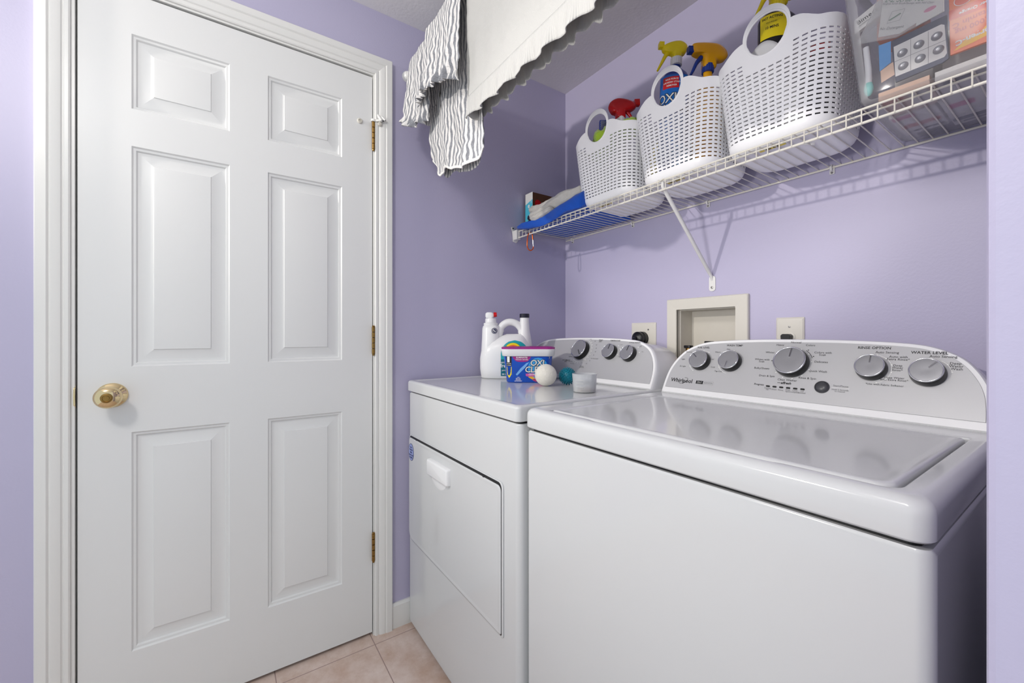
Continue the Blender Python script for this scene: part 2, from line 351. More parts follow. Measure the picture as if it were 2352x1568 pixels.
for k, (z0, z1) in enumerate(((1.775, 1.874), (1.029, 1.129), (.275, .375))):
    b = MB(); n = 5; h = (z1-z0)/n
    for i in range(n): b.lathe([(.0045, z0+i*h+.0006), (.0056, z0+i*h+.0012), (.0056, z0+(i+1)*h-.0012), (.0045, z0+(i+1)*h-.0006)], 16, lambda p: (.0065+p[0], -.9405+p[1], p[2]))
    b.lathe([(.003, z0-.006), (.0042, z0-.003), (.0042, z0)], 12, lambda p: (.0065+p[0], -.9405+p[1], p[2]))
    b.lathe([(.0045, z1), (.0052, z1+.002), (.003, z1+.004)], 12, lambda p: (.0065+p[0], -.9405+p[1], p[2]))
    b.box(-.003, .002, -.9425, -.9385, z0, z1)
    hg = obj('hinge', b, M['brassd'], door, smooth=40)
    if k == 0:
        b = MB(); z = 1.879
        b.lathe([(.009, z-.004), (.009, z+.004)], 16, lambda p: (.0065+p[0], -.9405+p[1], p[2]))
        b.tube([(.0065, -.937, z), (.018, -.925, z+.001), (.026, -.915, z)], .0042, 8)
        b.tube([(.026, -.917, z-.001), (.022, -.925, z+.012), (.020, -.929, z+.020)], [.0048, .006, .003], 8)
        b.tube([(.016, -.917, z+.010), (.024, -.914, z+.012), (.030, -.905, z+.002)], [.004, .006, .004], 8)
        st = obj('hinge_pin_stop', b, M['clipw'], hg, smooth=50)
        b = MB(); b.lathe([(.005, 0), (.0075, .002), (.0075, .008), (.006, .009)], 16, lambda p: (.012+p[2], -.920+p[0], z-.010+p[1]))
        obj('rubber_tip', b, M['ivoryd'], st, smooth=50)
        b = MB(); b.tube([(.020, -.914, z), (.028, -.903, z+.004)], .0026, 8); obj('stop_screw', b, M['dgrey'], st)
b = MB(); b.lathe([(.0092, 0), (.0092, .004), (.0075, .006), (.0052, .006), (.0048, .002)], 24, lambda p: (XD+p[2], -.987+p[0], 1.868+p[1])); obj('rubber_bumper', b, M['ivory'], door, smooth=50)

# ================================================================ shared appliance pieces
def loop3(l, z): return [(x, y, z) for x, y in l]
TV = Vector((0, .4472, .8944)); NV = Vector((0, -.8944, .4472))
def conmap(x0, y0, z0): return lambda p: tuple(Vector((x0+p[0], y0, z0))+TV*p[1]+NV*p[2])
def outline(hw, n=5, ins=0, bot=0, hs=1):
    half = [(0, .1815), (.07, .1812), (.145, .1785), (.2, .1745), (.235, .1690), (.264, .1580), (.289, .1420), (.306, .1220), (.320, .0965), (.3285, .070), (.332, .040), (.333, .012)]
    k = hw/.333
    hp = [(x*k, y*hs) for x, y in half]; hp = [tuple(p)[:2] for p in cat([(x, y, 0) for x, y in hp], n)]
    full = hp[::-1] + [(-x, y) for x, y in hp[1:]]       # from right bottom over the top to left bottom
    out = []
    for i, (x, y) in enumerate(full):
        a = Vector(full[max(0, i-1)]); c = Vector(full[min(len(full)-1, i+1)]); t = (c-a).normalized(); nn = Vector((-t.y, t.x))
        q = Vector((x, y))+nn*ins; out.append((q.x, max(q.y, bot)))
    L = out[-1][0]; Rr = out[0][0]
    out = [(Rr, bot)] + out + [(L, bot)]
    return out
def dial(parent, f, u, v, r, h, ang, name='dial', rim=True):
    g = lambda p: f((u+p[0], v+p[1], p[2]))
    b = MB(); b.lathe([(r*1.02, 0), (r*1.04, h*.25), (r*.98, h*.8), (r*.97, h*.86)], 40, g, cap1=True)
    k = obj(name, b, M['black'], parent, smooth=40)
    b = MB(); b.lathe([(r*.97, h*.86), (r*.985, h*.9), (r*.96, h*.985), (r*.93, h), (r*.90, h*.985), (r*.885, h*.94)], 48, g, cap0=False, cap1=False); obj('dial_rim', b, M['chrome'], k, smooth=60)
    b = MB(); b.lathe([(r*.89, h*.94), (r*.6, h*.955), (r*.2, h*.94), (r*.01, h*.938)], 40, g, cap0=False); obj('dial_face', b, M['face'], k, smooth=60)
    b = MB(); ca, sa = math.cos(ang), math.sin(ang)
    def e(p): x, y, z = p; return g((x*ca-y*sa, x*sa+y*ca, z))
    b.box(r*.22, r*.86, -r*.045, r*.045, h*.93, h*1.005, e); obj('pointer', b, M['chrome'] if rim else M['dgrey'], k, smooth=0)
    return k
def appliance(name, label, x0, x1, yf, zb, lip0, top, cat_, ybk=-.09):
    t = thing(name, label, cat_, ((x0+x1)/2, (yf+ybk)/2, 0))
    b = MB(); o = rrect(x0, x1, yf+.002, ybk, (.006, .006, .016, .016), 5); i_ = rrect(x0+.004, x1-.004, yf+.006, ybk-.004, (.004, .004, .012, .012), 5)
    b.loops([loop3(i_, zb), loop3(o, zb+.004), loop3(o, lip0-.010), loop3(i_, lip0-.005)], cap0=True, cap1=True); obj('cabinet', b, M['app'], t, smooth=50, wn=True)
    b = MB(); b.loops([loop3(rrect(x0+.012, x1-.012, yf+.012, ybk-.01, .01, 5), z) for z in (lip0-.008, lip0+.004)], cap0=True, cap1=True); obj('top_gap_shade', b, M['black'], t, smooth=0)  # black slab stands in for the shade in the gap under the top
    for sx in (x0+.05, x1-.05):
        for sy in (yf+.06, ybk-.06):
            b = MB(); b.lathe([(.018, 0), (.018, .008), (.008, .010), (.008, zb+.004)], 16, lambda p: (sx+p[0], sy+p[1], p[2])); obj('foot', b, M['dgrey'], t)
    return t
def console(t, xc, y0, z0, hw, yb, hs=1):
    f = conmap(xc, y0, z0)
    o0 = outline(hw, 5, 0, 0, hs); o1 = outline(hw, 5, .004, .003, hs); o2 = outline(hw, 5, .0105, .0175, hs)
    b = MB()
    fr = [f((x, y, 0)) for x, y in o1]; bz = [f((x, y, -.005)) for x, y in o0]; b2 = [f((x, y, -.022)) for x, y in o0]
    def back(k, yy, dz):
        q = []
        for x, y in o0:
            p = Vector(f((x*k, y, -.02))); q.append((p.x, yy+(p.y-y0)*.25, z0+(p.z-z0)*dz))
        return q
    b.loops([[f((x, y, 0)) for x, y in o2], fr, bz, b2, back(.995, y0+.095, .985), back(.97, yb-.03, .93), back(.93, yb, .82)], cap0=True, cap1=True)
    c = obj('control_console', b, M['plasw'], t, smooth=50)
    b = MB(); b.loops([[f((x, y, .0005)) for x, y in outline(hw, 5, .0108, .0178, hs)]]*1 + [[f((x, y, .0012)) for x, y in outline(hw, 5, .0114, .0184, hs)]], cap1=True)
    FB = b; FB.v0 = len(b.v)
    b = MB(); b.box(xc-hw+.012, xc+hw-.012, y0+.006, y0+.03, z0-.004, z0+.004); obj('shadow_gap', b, M['black'], c, smooth=0)
    return c, (lambda p: f((p[0], p[1], p[2]+.0012))), FB
FM = lambda: [M['silver'], M['ink'], M['inkg'], M['inkw']]
# ================================================================ clothes dryer
DX0, DX1, DYF = .014, .736, -.812
dr = appliance('clothes_dryer', 'white front-loading clothes dryer in the corner, left of the washing machine', DX0, DX1, DYF, .018, .887, .927, 'dryer')
b = MB()
o = rrect(DX0-.001, DX1+.001, DYF-.004, -.09, (.006, .006, .014, .014), 5)
def ins(d): return rrect(DX0-.001+d, DX1+.001-d, DYF-.004+d, -.09-d, (.006, .006, .014, .014), 5)
b.loops([loop3(ins(.003), .8875), loop3(o, .890), loop3(o, .919), loop3(ins(.0015), .9235), loop3(ins(.005), .9265), loop3(ins(.010), .9275), loop3(ins(.018), .9272), loop3(ins(.024), .9252), loop3(ins(.030), .9247)], cap0=True, cap1=True)
obj('top_panel', b, M['app'], dr, smooth=60, wn=True)
# tip-out door: slightly proud panel, dark reveal along the top and right
dm = lambda p: (p[0], DYF-p[2], p[1])
b = MB(); b.loops([[dm((x, y, w_)) for x, y in rrect(.035-e, .668+e, .337-e, .722+e, (.016, .012, .030, .006), 6)] for e, w_ in ((.003, -.0015), (.003, .0012), (.0015, .0022))], cap1=True); obj('door_reveal', b, M['app'], dr, smooth=60)
b = MB(); b.loops([[dm((x, y, .0024)) for x, y in rrect(.040, .6665, .338, .7235, (.016, .012, .030, .006), 6)]], cap1=True)
b.box(.042, .655, DYF-.0026, DYF-.001, .716, .7205); obj('reveal_gap', b, M['black'], dr, smooth=0)
b = MB(); ls = [[dm((x, y, w_)) for x, y in rrect(.035+e, .664-e, .340+e, .7155-e, (.016, .012, .030, .006), 6)] for e, w_ in ((0, .0005), (0, .0030), (.0012, .0046), (.0035, .0054), (.009, .0046), (.015, .0042))]
b.loops(ls, cap1=True); dd = obj('door', b, M['app'], dr, smooth=60, wn=True)
# bar handle over a scooped hollow
hx = .305
b = MB(); ls = []
for w_, e in ((.003, 0), (.014, .0005), (.0175, .003), (.0185, .006)): ls.append([dm((x, y, w_)) for x, y in rrect(hx-.078+e, hx+.078-e, .630+e, .684-e, .006, 4)])
b.loops(ls, cap0=True, cap1=True); obj('handle', b, M['plasw'], dd, smooth=50)
b = MB(); N = 18
def scoop(u, v):
    a = u*PI; rr = 1-v
    return dm((hx-.008-.058*math.cos(a)*rr, .634-.036*math.sin(a)*rr, -.0002+.0048+.0020*math.sin(PI*min(1, rr))))
b.grid(scoop, 18, 6); obj('finger_scoop', b, M['plasw'], dd, smooth=180)
b = MB(); disc(b, .058, .664, .0245, dm, .0052, 28, .0315); s = obj('round_sticker', b, mat('pale_blue_sticker', (150, 162, 214), .4), dd, smooth=0, label='pale blue oval sticker')
b = MB(); arcline(b, 0, 0, 1, 0, 360, .045, lambda p: dm((.058+p[0]*.0238, .664+p[1]*.0308, .0056)), 0, 28)
for i, (q, z) in enumerate((('HELP', .681), ('PREVENT', .672), ('FIRES', .6625), ('CLEAN LINT', .653), ('SCREEN', .644))): put_text(b, q, .058, z,   .0075, dm, .0056, bold=.02)
obj('sticker_print', b, M['navy'], s, smooth=0)
for x in (.10, .575):
    b = MB(); b.box(x, x+.006, DYF-.005, DYF-.002, .7155, .7175); obj('hinge_bumper', b, M['dgrey'], dd, smooth=0)
dc, df, FB = console(dr, .378, -.302, .928, .350, -.10, 1.0)
dial(dc, df, .372-.380, .122, .037, .024, R(-52), rim=False); dial(dc, df, .521-.380, .119, .027, .022, R(82), rim=False); dial(dc, df, .606-.380, .115, .027, .022, R(82), rim=False)
b = FB; b.m = 1; T = lambda s_, x, v, z=.0085, **k: put_text(b, s_, x-.380, v, z, df, .0004, **k)
T('TEMPERATURE', .522, .1665, .0072, bold=.01); T('CYCLE SIGNAL', .612, .1600, .0072, bold=.01); T('TIMED\nDRY', .452, .165, .0075); T('AUTOMATIC\nDRY', .305, .075, .0078, bold=.01)
b.m = 0
b = FB; b.m = 2
for s_, x, v in (('Low', .556, .151), ('Medium', .572, .137), ('High', .566, .105), ('Off', .640, .146), ('On', .655, .127), ('Heavy Duty', .318, .128), ('Normal', .322, .117), ('Casual', .320, .106), ('Delicate', .322, .095), ('Damp Dry', .330, .074), ('Less Dry', .345, .066), ('Energy\nPreferred', .402, .056), ('60', .438, .148), ('50', .443, .134), ('40', .445, .120), ('30', .442, .106), ('Wrinkle Shield', .452, .092), ('20', .432, .082), ('10', .420, .070), ('80', .425, .163), ('Off', .398, .170)): T(s_, x, v, .0062)
b.m = 0
b = FB; b.m = 3; arcline(b, .372-.380, .122, .047, -130, 95, .0012, df)
for a in range(-120, 91, 15): disc(b, -.008+.052*math.cos(R(a)), .122+.052*math.sin(R(a)), .0016, df, .0004, 8)
for x, v in ((.545, .147), (.557, .136), (.553, .112), (.632, .143), (.643, .124)): disc(b, x-.380, v, .0018, df, .0004, 8)
b.m = 0
obj('fascia', FB, FM(), dc, smooth=0)
# ================================================================ washing machine
WX0, WX1, WYF = .7435, 1.4395, -.798
wm = appliance('washing_machine', 'white top-loading washing machine between the dryer and the right wall, silver control console', WX0, WX1, WYF, .018, .876, .925, 'washing machine')
def wins(d, r=.020): return rrect(WX0+d, WX1-d, WYF-.004+d, -.09-d, (.006, .006, max(.004, r-d*.3), max(.004, r-d*.3)), 7)
def inner(e):
    q = []
    for x, y in rrect(.806-e, 1.408+e, -.776-e, -.372+e, (.006, .010, .012, .020), 7):
        if y < -.76 and .93 < x < 1.30: q.append((x, y)); continue
        q.append((x, y))
    return q
# subdivide the straight front run so that the finger hollow can bulge
def refine(l, n=1):
    out = []
    for i, p in enumerate(l):
        q = l[(i+1) % len(l)]; out.append(p)
        d = math.hypot(q[0]-p[0], q[1]-p[1])
        if d > .05:
            m = 24
            for k in range(1, m): out.append((p[0]+(q[0]-p[0])*k/m, p[1]+(q[1]-p[1])*k/m))
    return out
def bulge(l, a): return [(x, y-(a*math.sin(PI*min(1, ((x-.95)/.34)**.75))**.8 if (y < -.765 and .95 < x < 1.29) else 0)) for x, y in l]
def dip(l, z): return [(x, y, z-(.0075*math.sin(PI*min(1, ((x-.95)/.34)**.7)) if (y < -.765 and .95 < x < 1.29) else 0)) for x, y in l]
b = MB(); O = lambda d: refine(wins(d)); I = lambda e, a=.005: bulge(refine(inner(e)), a)
assert len(O(0)) == len(I(0)), (len(O(0)), len(I(0)))
b.loops([loop3(O(.003), .8785), loop3(O(0), .882), loop3(O(0), .907), loop3(O(.0008), .9140), loop3(O(.0035), .9190), loop3(O(.008), .9225), loop3(O(.0125), .9244), loop3(O(.017), .925), dip(I(.003), .925), dip(I(.001), .9243), dip(I(0), .922), loop3(I(-.001), .905)], cap0=True)
b.loops([loop3(I(-.001), .905), loop3(I(-.03, 0), .904)], cap1=True)
obj('top_deck', b, M['app'], wm, smooth=60, wn=True)
def lidl(e): return refine(rrect(.8085+e, 1.404-e, -.7745+e, -.378-e, (.005, .008, .010, .018), 7))
b = MB(); b.loops([loop3(lidl(.002), .9065), loop3(lidl(0), .912), loop3(lidl(.001), .9225), loop3(lidl(.004), .9255), loop3(lidl(.008), .9262), loop3(lidl(.013), .9255), loop3(lidl(.020), .9245), loop3(lidl(.10), .9250)], cap0=True, cap1=True)
obj('lid', b, M['app'], wm, smooth=60, wn=True)
for x in (.83, 1.385):
    b = MB(); b.box(x-.012, x+.012, -.377, -.362, .910, .921)
    for k in range(3): b.box(x-.009+k*.007, x-.006+k*.007, -.379, -.374, .914, .9225)
    obj('lid_hinge', b, M['plasw'], wm, bevel=.001)
XC = 1.0935
wc, wf, FB = console(wm, XC, -.300, .926, .3335, -.10)
for x, v, r, a in ((.8635, .1055, .0275, 138), (.950, .108, .0275, 262), (1.249, .109, .0262, 88), (1.336, .1045, .0262, 52)):
    dial(wc, wf, x-XC, v, r, .021, R(a))
dial(wc, wf, 1.097-XC, .113, .036, .023, R(86))
def T2(mb, s_, x, v, z, **k): put_text(mb, s_, x-XC, v, z, wf, .0004, **k)
b = FB; b.m = 1; f_ = lambda s_, x, v, z=.0078: T2(b, s_, x, v, z, bold=.012)
f_('SOIL LEVEL', .860, .1495); f_('WASH TEMP', .948, .1580); f_('RINSE OPTION', 1.2475, .1585, .0085); f_('WATER LEVEL', 1.334, .1500, .0085); f_('Progress', 1.0335, .0512, .0066)
b.m = 0
b = FB; b.m = 1; f_ = lambda s_, x, v, z=.0072: T2(b, s_, x, v, z)
for a in (('Heavy', .847, .1405, .006), ('Normal', .818, .134, .006), ('Light', .806, .110, .006), ('Ex Light', .811, .087, .006), ('Hot', .934, .1465, .006), ('Warm', .906, .1365, .006), ('Cool', .894, .114, .006), ('Cold', .903, .090, .006), ('Tap Cold', .922, .0785, .006),
          ('Heavy', 1.062, .162), ('Normal', 1.096, .1695), ('Colors', 1.128, .1625), ('Colors with\nSoak', 1.156, .141), ('Delicates', 1.156, .120), ('Quick Wash', 1.153, .096), ('Rinse & Spin', 1.135, .077), ('Clean Washer', 1.094, .0685), ('Drain & Spin', 1.047, .0755), ('Bulky/Sheets', 1.031, .0955), ('Whites with\nSoak', 1.027, .117), ('Whites', 1.042, .1405),
          ('Auto Sensing', 1.270, .1485), ('Auto with\nExtra Rinse*', 1.289, .136), ('Deep\nWater\nRinse*', 1.290, .114, .0066), ('Deep Water\nwith Extra Rinse*', 1.287, .089, .0062), ('*Use with Fabric Softener', 1.273, .0745, .0058), ('Auto Sensing', 1.354, .1425), ('Deep\n Water\n  Wash', 1.372, .123)): f_(*a)
b.m = 0
b = FB; b.m = 2; f_ = lambda s_, x, v, z=.0052: T2(b, s_, x, v, z)
for i, s_ in enumerate(('Sensing\nFill', 'Wash', 'Rinse', 'Final\nSpin', 'Cycle\nComplete', 'Lid\nLocked')): f_(s_, 1.055+i*.015, .0415)
f_('Start/Pause', 1.201, .064, .0062); f_('Hold 3 Seconds\nto Cancel', 1.201, .053, .0048)
b.m = 0
b = FB; b.m = 1; T2(b, 'affresh', 1.093, .0603, .0082, bold=.03, shear=.2); T2(b, 'with', 1.078, .0603, .0045)
arcline(b, 1.097-XC, .113, .043, 22, 56, .0011, wf); arcline(b, 1.097-XC, .113, .043, 150, 178, .0011, wf)
for a in (26, 52, 154, 174): disc(b, 1.097-XC+.0465*math.cos(R(a)), .113+.0465*math.sin(R(a)), .0013, wf, .0004, 8)
b.m = 0
b = FB; b.m = 3
for cx_, v, rr, a0, a1 in ((.8635, .1055, .034, 60, 240), (.950, .108, .034, 90, 260), (1.249, .109, .033, -70, 80), (1.336, .1045, .033, 10, 60)):
    arcline(b, cx_-XC, v, rr, a0, a1, .0008, wf)
    for a in range(a0, a1+1, 30): disc(b, cx_-XC+rr*math.cos(R(a)), v+rr*math.sin(R(a)), .0014, wf, .0005, 8)
for a in range(-110, 291, 30): disc(b, 1.097-XC+.0405*math.cos(R(a)), .113+.0405*math.sin(R(a)), .0015, wf, .0005, 8)
b.m = 0
b = MB(); T2(b, 'Whirlpool', .820, .0415, .0165, bold=.018)
ring = [(0.0, -.2), (.12, -.42), (.45, -.40), (.78, -.05), (.80, .30), (.62, .42), (.50, .38)]
pts = [wf((.812-XC+p[0]*.032, .0425+p[1]*.022, .0006)) for p in ring]; b.tube(cat(pts, 6), .00045, 5)
obj('maker_lettering', b, M['ink'], wc, smooth=0)
b = FB; b.m = 1; quad(b, .8655-XC, .8865-XC, .0365, .0460, wf); b.m = 0
b = FB; b.m = 3; T2(b, '2in1', .876, .0412, .0085, bold=.02); b.m = 0
b = FB; b.m = 2; T2(b, 'AGITATOR', .9015, .0412, .0050)
for u0, u1, v0, v1 in ((.8875, .916, .0365, .0368), (.8875, .916, .0457, .0460), (.9157, .916, .0365, .0460)): quad(b, u0-XC, u1-XC, v0, v1, wf)
b.m = 0
for i in range(6):
    b = MB(); b.loops([[wf((x, y, w_)) for x, y in rrect(1.0505-XC+i*.015, 1.0595-XC+i*.015, .0465, .0505, .0018, 3)] for w_ in (0, .0012)], cap1=True); obj('indicator_light', b, M['black'], wc, smooth=30)
b = MB(); b.lathe([(.0145, 0), (.0145, .002), (.0125, .0035), (.0120, .0025)], 32, lambda p: wf((p[0]+1.167-XC, p[1]+.058, p[2])), cap1=False); sb = obj('start_button', b, M['dgrey'], wc, smooth=50)
b = MB(); b.lathe([(.0120, .0025), (.010, .0045), (.005, .0055), (.0005, .0058)], 28, lambda p: wf((p[0]+1.167-XC, p[1]+.058, p[2]))); obj('button_cap', b, M['dgrey'], sb, smooth=60)
b = FB; b.m = 3; quad(b, 1.185-XC, 1.217-XC, .0590, .0596, wf); b.m = 0

obj('fascia', FB, FM(), wc, smooth=0)
from mathutils import noise
def nz(x, y, z=0, s=1, seed=0): return noise.noise(Vector((x*s+seed, y*s+seed*.7, z*s)))
RZ = R(55.3)          # objects standing square to the doorway side
# ================================================================ wire shelf
SZ = 1.5645; SY = -.308
sh = thing('wire_shelf', 'white vinyl-coated wire shelf along the back wall above the machines', 'shelf', (.76, 0, SZ))
b = MB()
x = .040; xs = []
while x < 1.49: xs.append(x); x += .0257
for x in xs: b.tube([(x, -.006, SZ-.001), (x, SY+.004, SZ-.001), (x, SY-.001, SZ-.003), (x, SY-.0028, SZ-.010), (x, SY-.0028, SZ-.034)], .0014, 6)
obj('cross_wires', b, M['wire'], sh)
for nm, y, z, r, x0 in (('front_rail', SY, SZ-.0035, .0025, .036), ('lower_front_rail', SY, SZ-.032, .0029, .030), ('back_rail', -.006, SZ-.0045, .0028, .012), ('support_rail', -.282, SZ-.0042, .0022, .03)):
    b = MB(); b.tube([(x0, y, z), (1.497, y, z)], r, 10); obj(nm, b, M['wire'], sh)
b = MB()      # end bracket on the side wall
b.prism([(-.330, SZ+.018), (-.318, SZ+.022), (-.308, SZ+.006), (-.292, SZ+.006), (-.290, SZ-.040), (-.300, SZ-.050), (-.318, SZ-.046), (-.322, SZ-.01)], .0005, .006, lambda p: (p[2], p[0], p[1]))
b.box(.004, .034, -.320, -.298, SZ-.040, SZ+.003)
eb = obj('end_bracket', b, M['clipw'], sh, bevel=.003)
b = MB(); b.cyl((.006, -.320, SZ+.013), (.0085, -.320, SZ+.013), .0032, n=12); obj('bracket_screw', b, M['black'], eb)
for x in (.056, .416, .740, 1.099, 1.42):
    b = MB(); b.box(x-.006, x+.006, -.004, -.0004, SZ-.022, SZ+.002); b.tube([(x, -.003, SZ-.014), (x, -.012, SZ-.012), (x, -.014, SZ-.004), (x, -.009, SZ+.001), (x, -.002, SZ-.001)], .0032, 8)
    cl = obj('wall_clip', b, M['clipw'], sh, bevel=.001)
    b = MB(); b.cyl((x, -.0042, SZ-.018), (x, -.0062, SZ-.018), .003, n=10); obj('clip_screw', b, M['screw'], cl)
b = MB()      # diagonal brace
p0 = Vector((.771, SY+.004, SZ-.020)); p1 = Vector((.753, -.004, 1.298)); d = (p1-p0)
b.tube([p0+Vector((0, 0, .016)), p0, p0+d*.05, p0+d*.93, p1, p1+Vector((0, .002, -.012))], [.0035, .0052, .0062, .0062, .005, .004], 12)
st = obj('brace', b, M['clipw'], sh, smooth=60)
b = MB(); b.loops([[(x_, y_, z_) for x_, z_ in rrect(.7425, .7655, 1.249, 1.302, .0095, 5)] for y_ in (-.0005, -.0035)], cap0=True, cap1=True); obj('brace_foot', b, M['clipw'], st, bevel=.001)
b = MB(); b.lathe([(.0042, 0), (.004, .0015), (.002, .0024)], 14, lambda p: (.754+p[0], -.0035-p[2], 1.262+p[1])); obj('brace_screw', b, M['screw'], st)
b = MB(); b.tube([(.762, SY-.004, SZ-.001), (.771, SY-.008, SZ-.006), (.781, SY-.004, SZ-.001)], .002, 8); obj('brace_hook', b, M['wire'], st)

# ================================================================ perforated tote baskets
BZ = SZ+.0005
def basket_profile(h):
    k = [(0, .096), (.003, .106), (.010, .115), (.022, .1205), (.05, .1235), (.238, .1400), (.40, .1500)]
    for (a, va), (c, vc) in zip(k, k[1:]):
        if h <= c: return va+(vc-va)*(h-a)/(c-a)
    return k[-1][1]
def rr_point(s, a, b_, r):
    # point on a rounded rectangle, s in [0,1), s=0 at the middle of the front (-y) side, going towards +x
    segs = [a-r, PI/2*r, 2*(b_-r), PI/2*r, 2*(a-r), PI/2*r, 2*(b_-r), PI/2*r, a-r]
    ref = [.13-.058, PI/2*.058, 2*(.125-.058), PI/2*.058, 2*(.13-.058), PI/2*.058, 2*(.125-.058), PI/2*.058, .13-.058]
    t = (s % 1)*sum(ref); i = 0
    while i < 8 and t > ref[i]: t -= ref[i]; i += 1
    q = t/ref[i]
    if i == 0: return ((a-r)*q, -b_)
    if i == 8: return (-(a-r)*(1-q), -b_)
    if i in (1, 3, 5, 7):
        a0 = {1: -90, 3: 0, 5: 90, 7: 180}[i]; cx = (a-r)*(1 if i in (1, 3) else -1); cy = (b_-r)*(-1 if i in (1, 7) else 1)
        an = R(a0+90*q); return (cx+r*math.cos(an), cy+r*math.sin(an))
    if i == 2: return (a, -(b_-r)+2*(b_-r)*q)
    if i == 4: return ((a-r)-2*(a-r)*q, b_)
    return (-a, (b_-r)-2*(b_-r)*q)
PER = 2*(.13-.058)*2+2*(.125-.058)*2+2*PI*.058
def bpt(s, h):
    a = basket_profile(h); b_ = a-.005; r = .058*min(1, a/.12); x, y = rr_point(s, a, b_, r); return (x, y, h)
def make_basket():
    t = bpy.data.objects.new('tote_basket', None); COL.objects.link(t); WM[t.name] = Matrix.Identity(4)
    NC = 56; ds = 1/NC; pitch = PER/NC; HC = .2565; HR = .262; hw = 3*pitch
    rows_ = [.030+.0104*k for k in range(18)]; hs = [.003, .010, .022]
    for h in rows_: hs += [h, h+.0034]
    nrow = len(hs); top_row_patch = 3+2*15
    def rim(s):
        d = abs(((s+.25) % .5)-.25)*PER; u = min(1, max(0, (d-hw)/.055)); return .238+(HR-.238)*(1-u*u*(3-2*u))
    cols_ = []          # column boundaries as s; slots are centred in each column
    for c in range(NC): cols_ += [(c+.14)*ds, (c+.80)*ds+0]
    b = MB(); S = [x_-.5*0 for x_ in cols_]
    n = len(S); ids = []
    for h in hs: ids.append([b.vert(bpt(s, h)) for s in S])
    ids.append([b.vert(bpt(s, rim(s)-.004)) for s in S]); ids.append([b.vert(bpt(s, rim(s))) for s in S])
    def inpatch(i):    # columns replaced by the handle panels
        c = i//2
        return (c < 3 or c >= NC-3 or NC//2-3 <= c < NC//2+3) and not (i == 2*(NC//2+3)-1 or i == 5 or False)
    def in_h(i):
        s = (S[i]+.5*((S[(i+1) % n]-S[i]) % 1)) % 1; d = abs(((s+.25) % .5)-.25)*PER; return d < hw-.1*pitch
    for j in range(len(ids)-1):
        for i in range(n):
            slot = (i % 2 == 0) and 3 <= j < nrow and (j-3) % 2 == 0
            if slot: continue
            if j >= top_row_patch and in_h(i): continue
            i2 = (i+1) % n; b.face((ids[j][i], ids[j][i2], ids[j+1][i2], ids[j+1][i]))
    # floor of the basket
    fl = [b.vert(bpt(s, 0)) for s in S]
    for i in range(n): b.face((fl[i], fl[(i+1) % n], ids[0][(i+1) % n], ids[0][i]))
    f2 = [b.vert((bpt(s, 0)[0]*.9, bpt(s, 0)[1]*.9, .0015)) for s in S]
    for i in range(n): b.face((f2[i], f2[(i+1) % n], fl[(i+1) % n], fl[i]))
    b.face(f2)
    # handle panels: radial patch around an oval hole
    for side in (0, .5):
        sel = [i for i in range(n) if in_h(i)]
        edge = [i for i in range(n) if (in_h(i) or in_h((i-1) % n)) and (abs(((S[i]-side+.5) % 1)-.5) < .2)]
        us = sorted((((S[i]-side+.5) % 1)-.5) for i in edge); u0, u1 = us[0], us[-1]; hb = hs[top_row_patch]
        out = [(u, hb) for u in us]
        sv = hs[top_row_patch+1:]+[rim(side+u1)-.004, rim(side+u1)]
        for h in sv: out.append((u1, h))
        RX = u1*PER; RXl = -u0*PER
        for k in range(1, 24):
            a = PI*k/24; rx = RX if a < PI/2 else RXl; out.append((rx*math.cos(a)/PER, HR-.002+.0585*math.sin(a)))
        sv = hs[top_row_patch+1:]+[rim(side+u0)-.004, rim(side+u0)]
        for h in sv[::-1]: out.append((u0, h))
        hole = []
        for u, h in out:
            a = math.atan2((h-HC)/.052, u*PER/.048); hole.append((.0415*math.cos(a)/PER, HC+.0475*math.sin(a)))
        L = [[bpt(side+u, h) for u, h in out]]
        for q in (.35, .7, 1): L.append([bpt(side+u+(hu-u)*q, h+(hh-h)*q) for (u, h), (hu, hh) in zip(out, hole)])
        b.loops(L)
    bake(obj('basket_body', b, M['basket'], t, solid=.0026, smooth=40, local=True), 38)
    # rounded bead round each handle hole and along the rim
    for side in (0, .5):
        b = MB(); pts = []
        for k in range(40):
            a = 2*PI*k/40; pts.append(bpt(side+.0415*math.cos(a)/PER, HC+.0475*math.sin(a)))
        b.tube(pts, .0028, 8, closed=True); obj('handle_bead', b, M['basket'], t, smooth=60, local=True)
    b = MB(); q = lambda p: (p[0]-.01, p[1]-.085, -.0002-p[2]*.5)
    b.prism(rrect(-.030, .030, -.010, .010, .002, 3), 0, .001, q); tg = obj('price_sticker', b, M['yel'], t, smooth=0, local=True, label='yellow price sticker')
    b = MB(); put_text(b, '$2.98', 0, .001, .016, lambda p: (-p[0]-.01, p[1]-.085, -.0009), 0, bold=.03); obj('sticker_print', b, M['ink'], tg, smooth=0, local=True)
    return t
bk = make_basket()
def copy_tree(o, parent=None):
    c = o.copy(); COL.objects.link(c)
    if parent: c.parent = parent
    for ch in list(o.children): copy_tree(ch, c)
    return c
BY = -.178
lab = ('white perforated tote basket holding a green cloth and red-topped sprayer, leftmost on the shelf', 'white perforated tote basket with two yellow-topped sprayers, middle one on the shelf', 'white perforated tote basket holding papers and a black and yellow bottle, beside the clear bin')
for i, x in enumerate((.512, .793, 1.066)):
    o = bk if i == 0 else copy_tree(bk)
    o.location = (x, BY, BZ+.0015); tag(o, lab[i], 'basket', 'white tote baskets on the wire shelf')

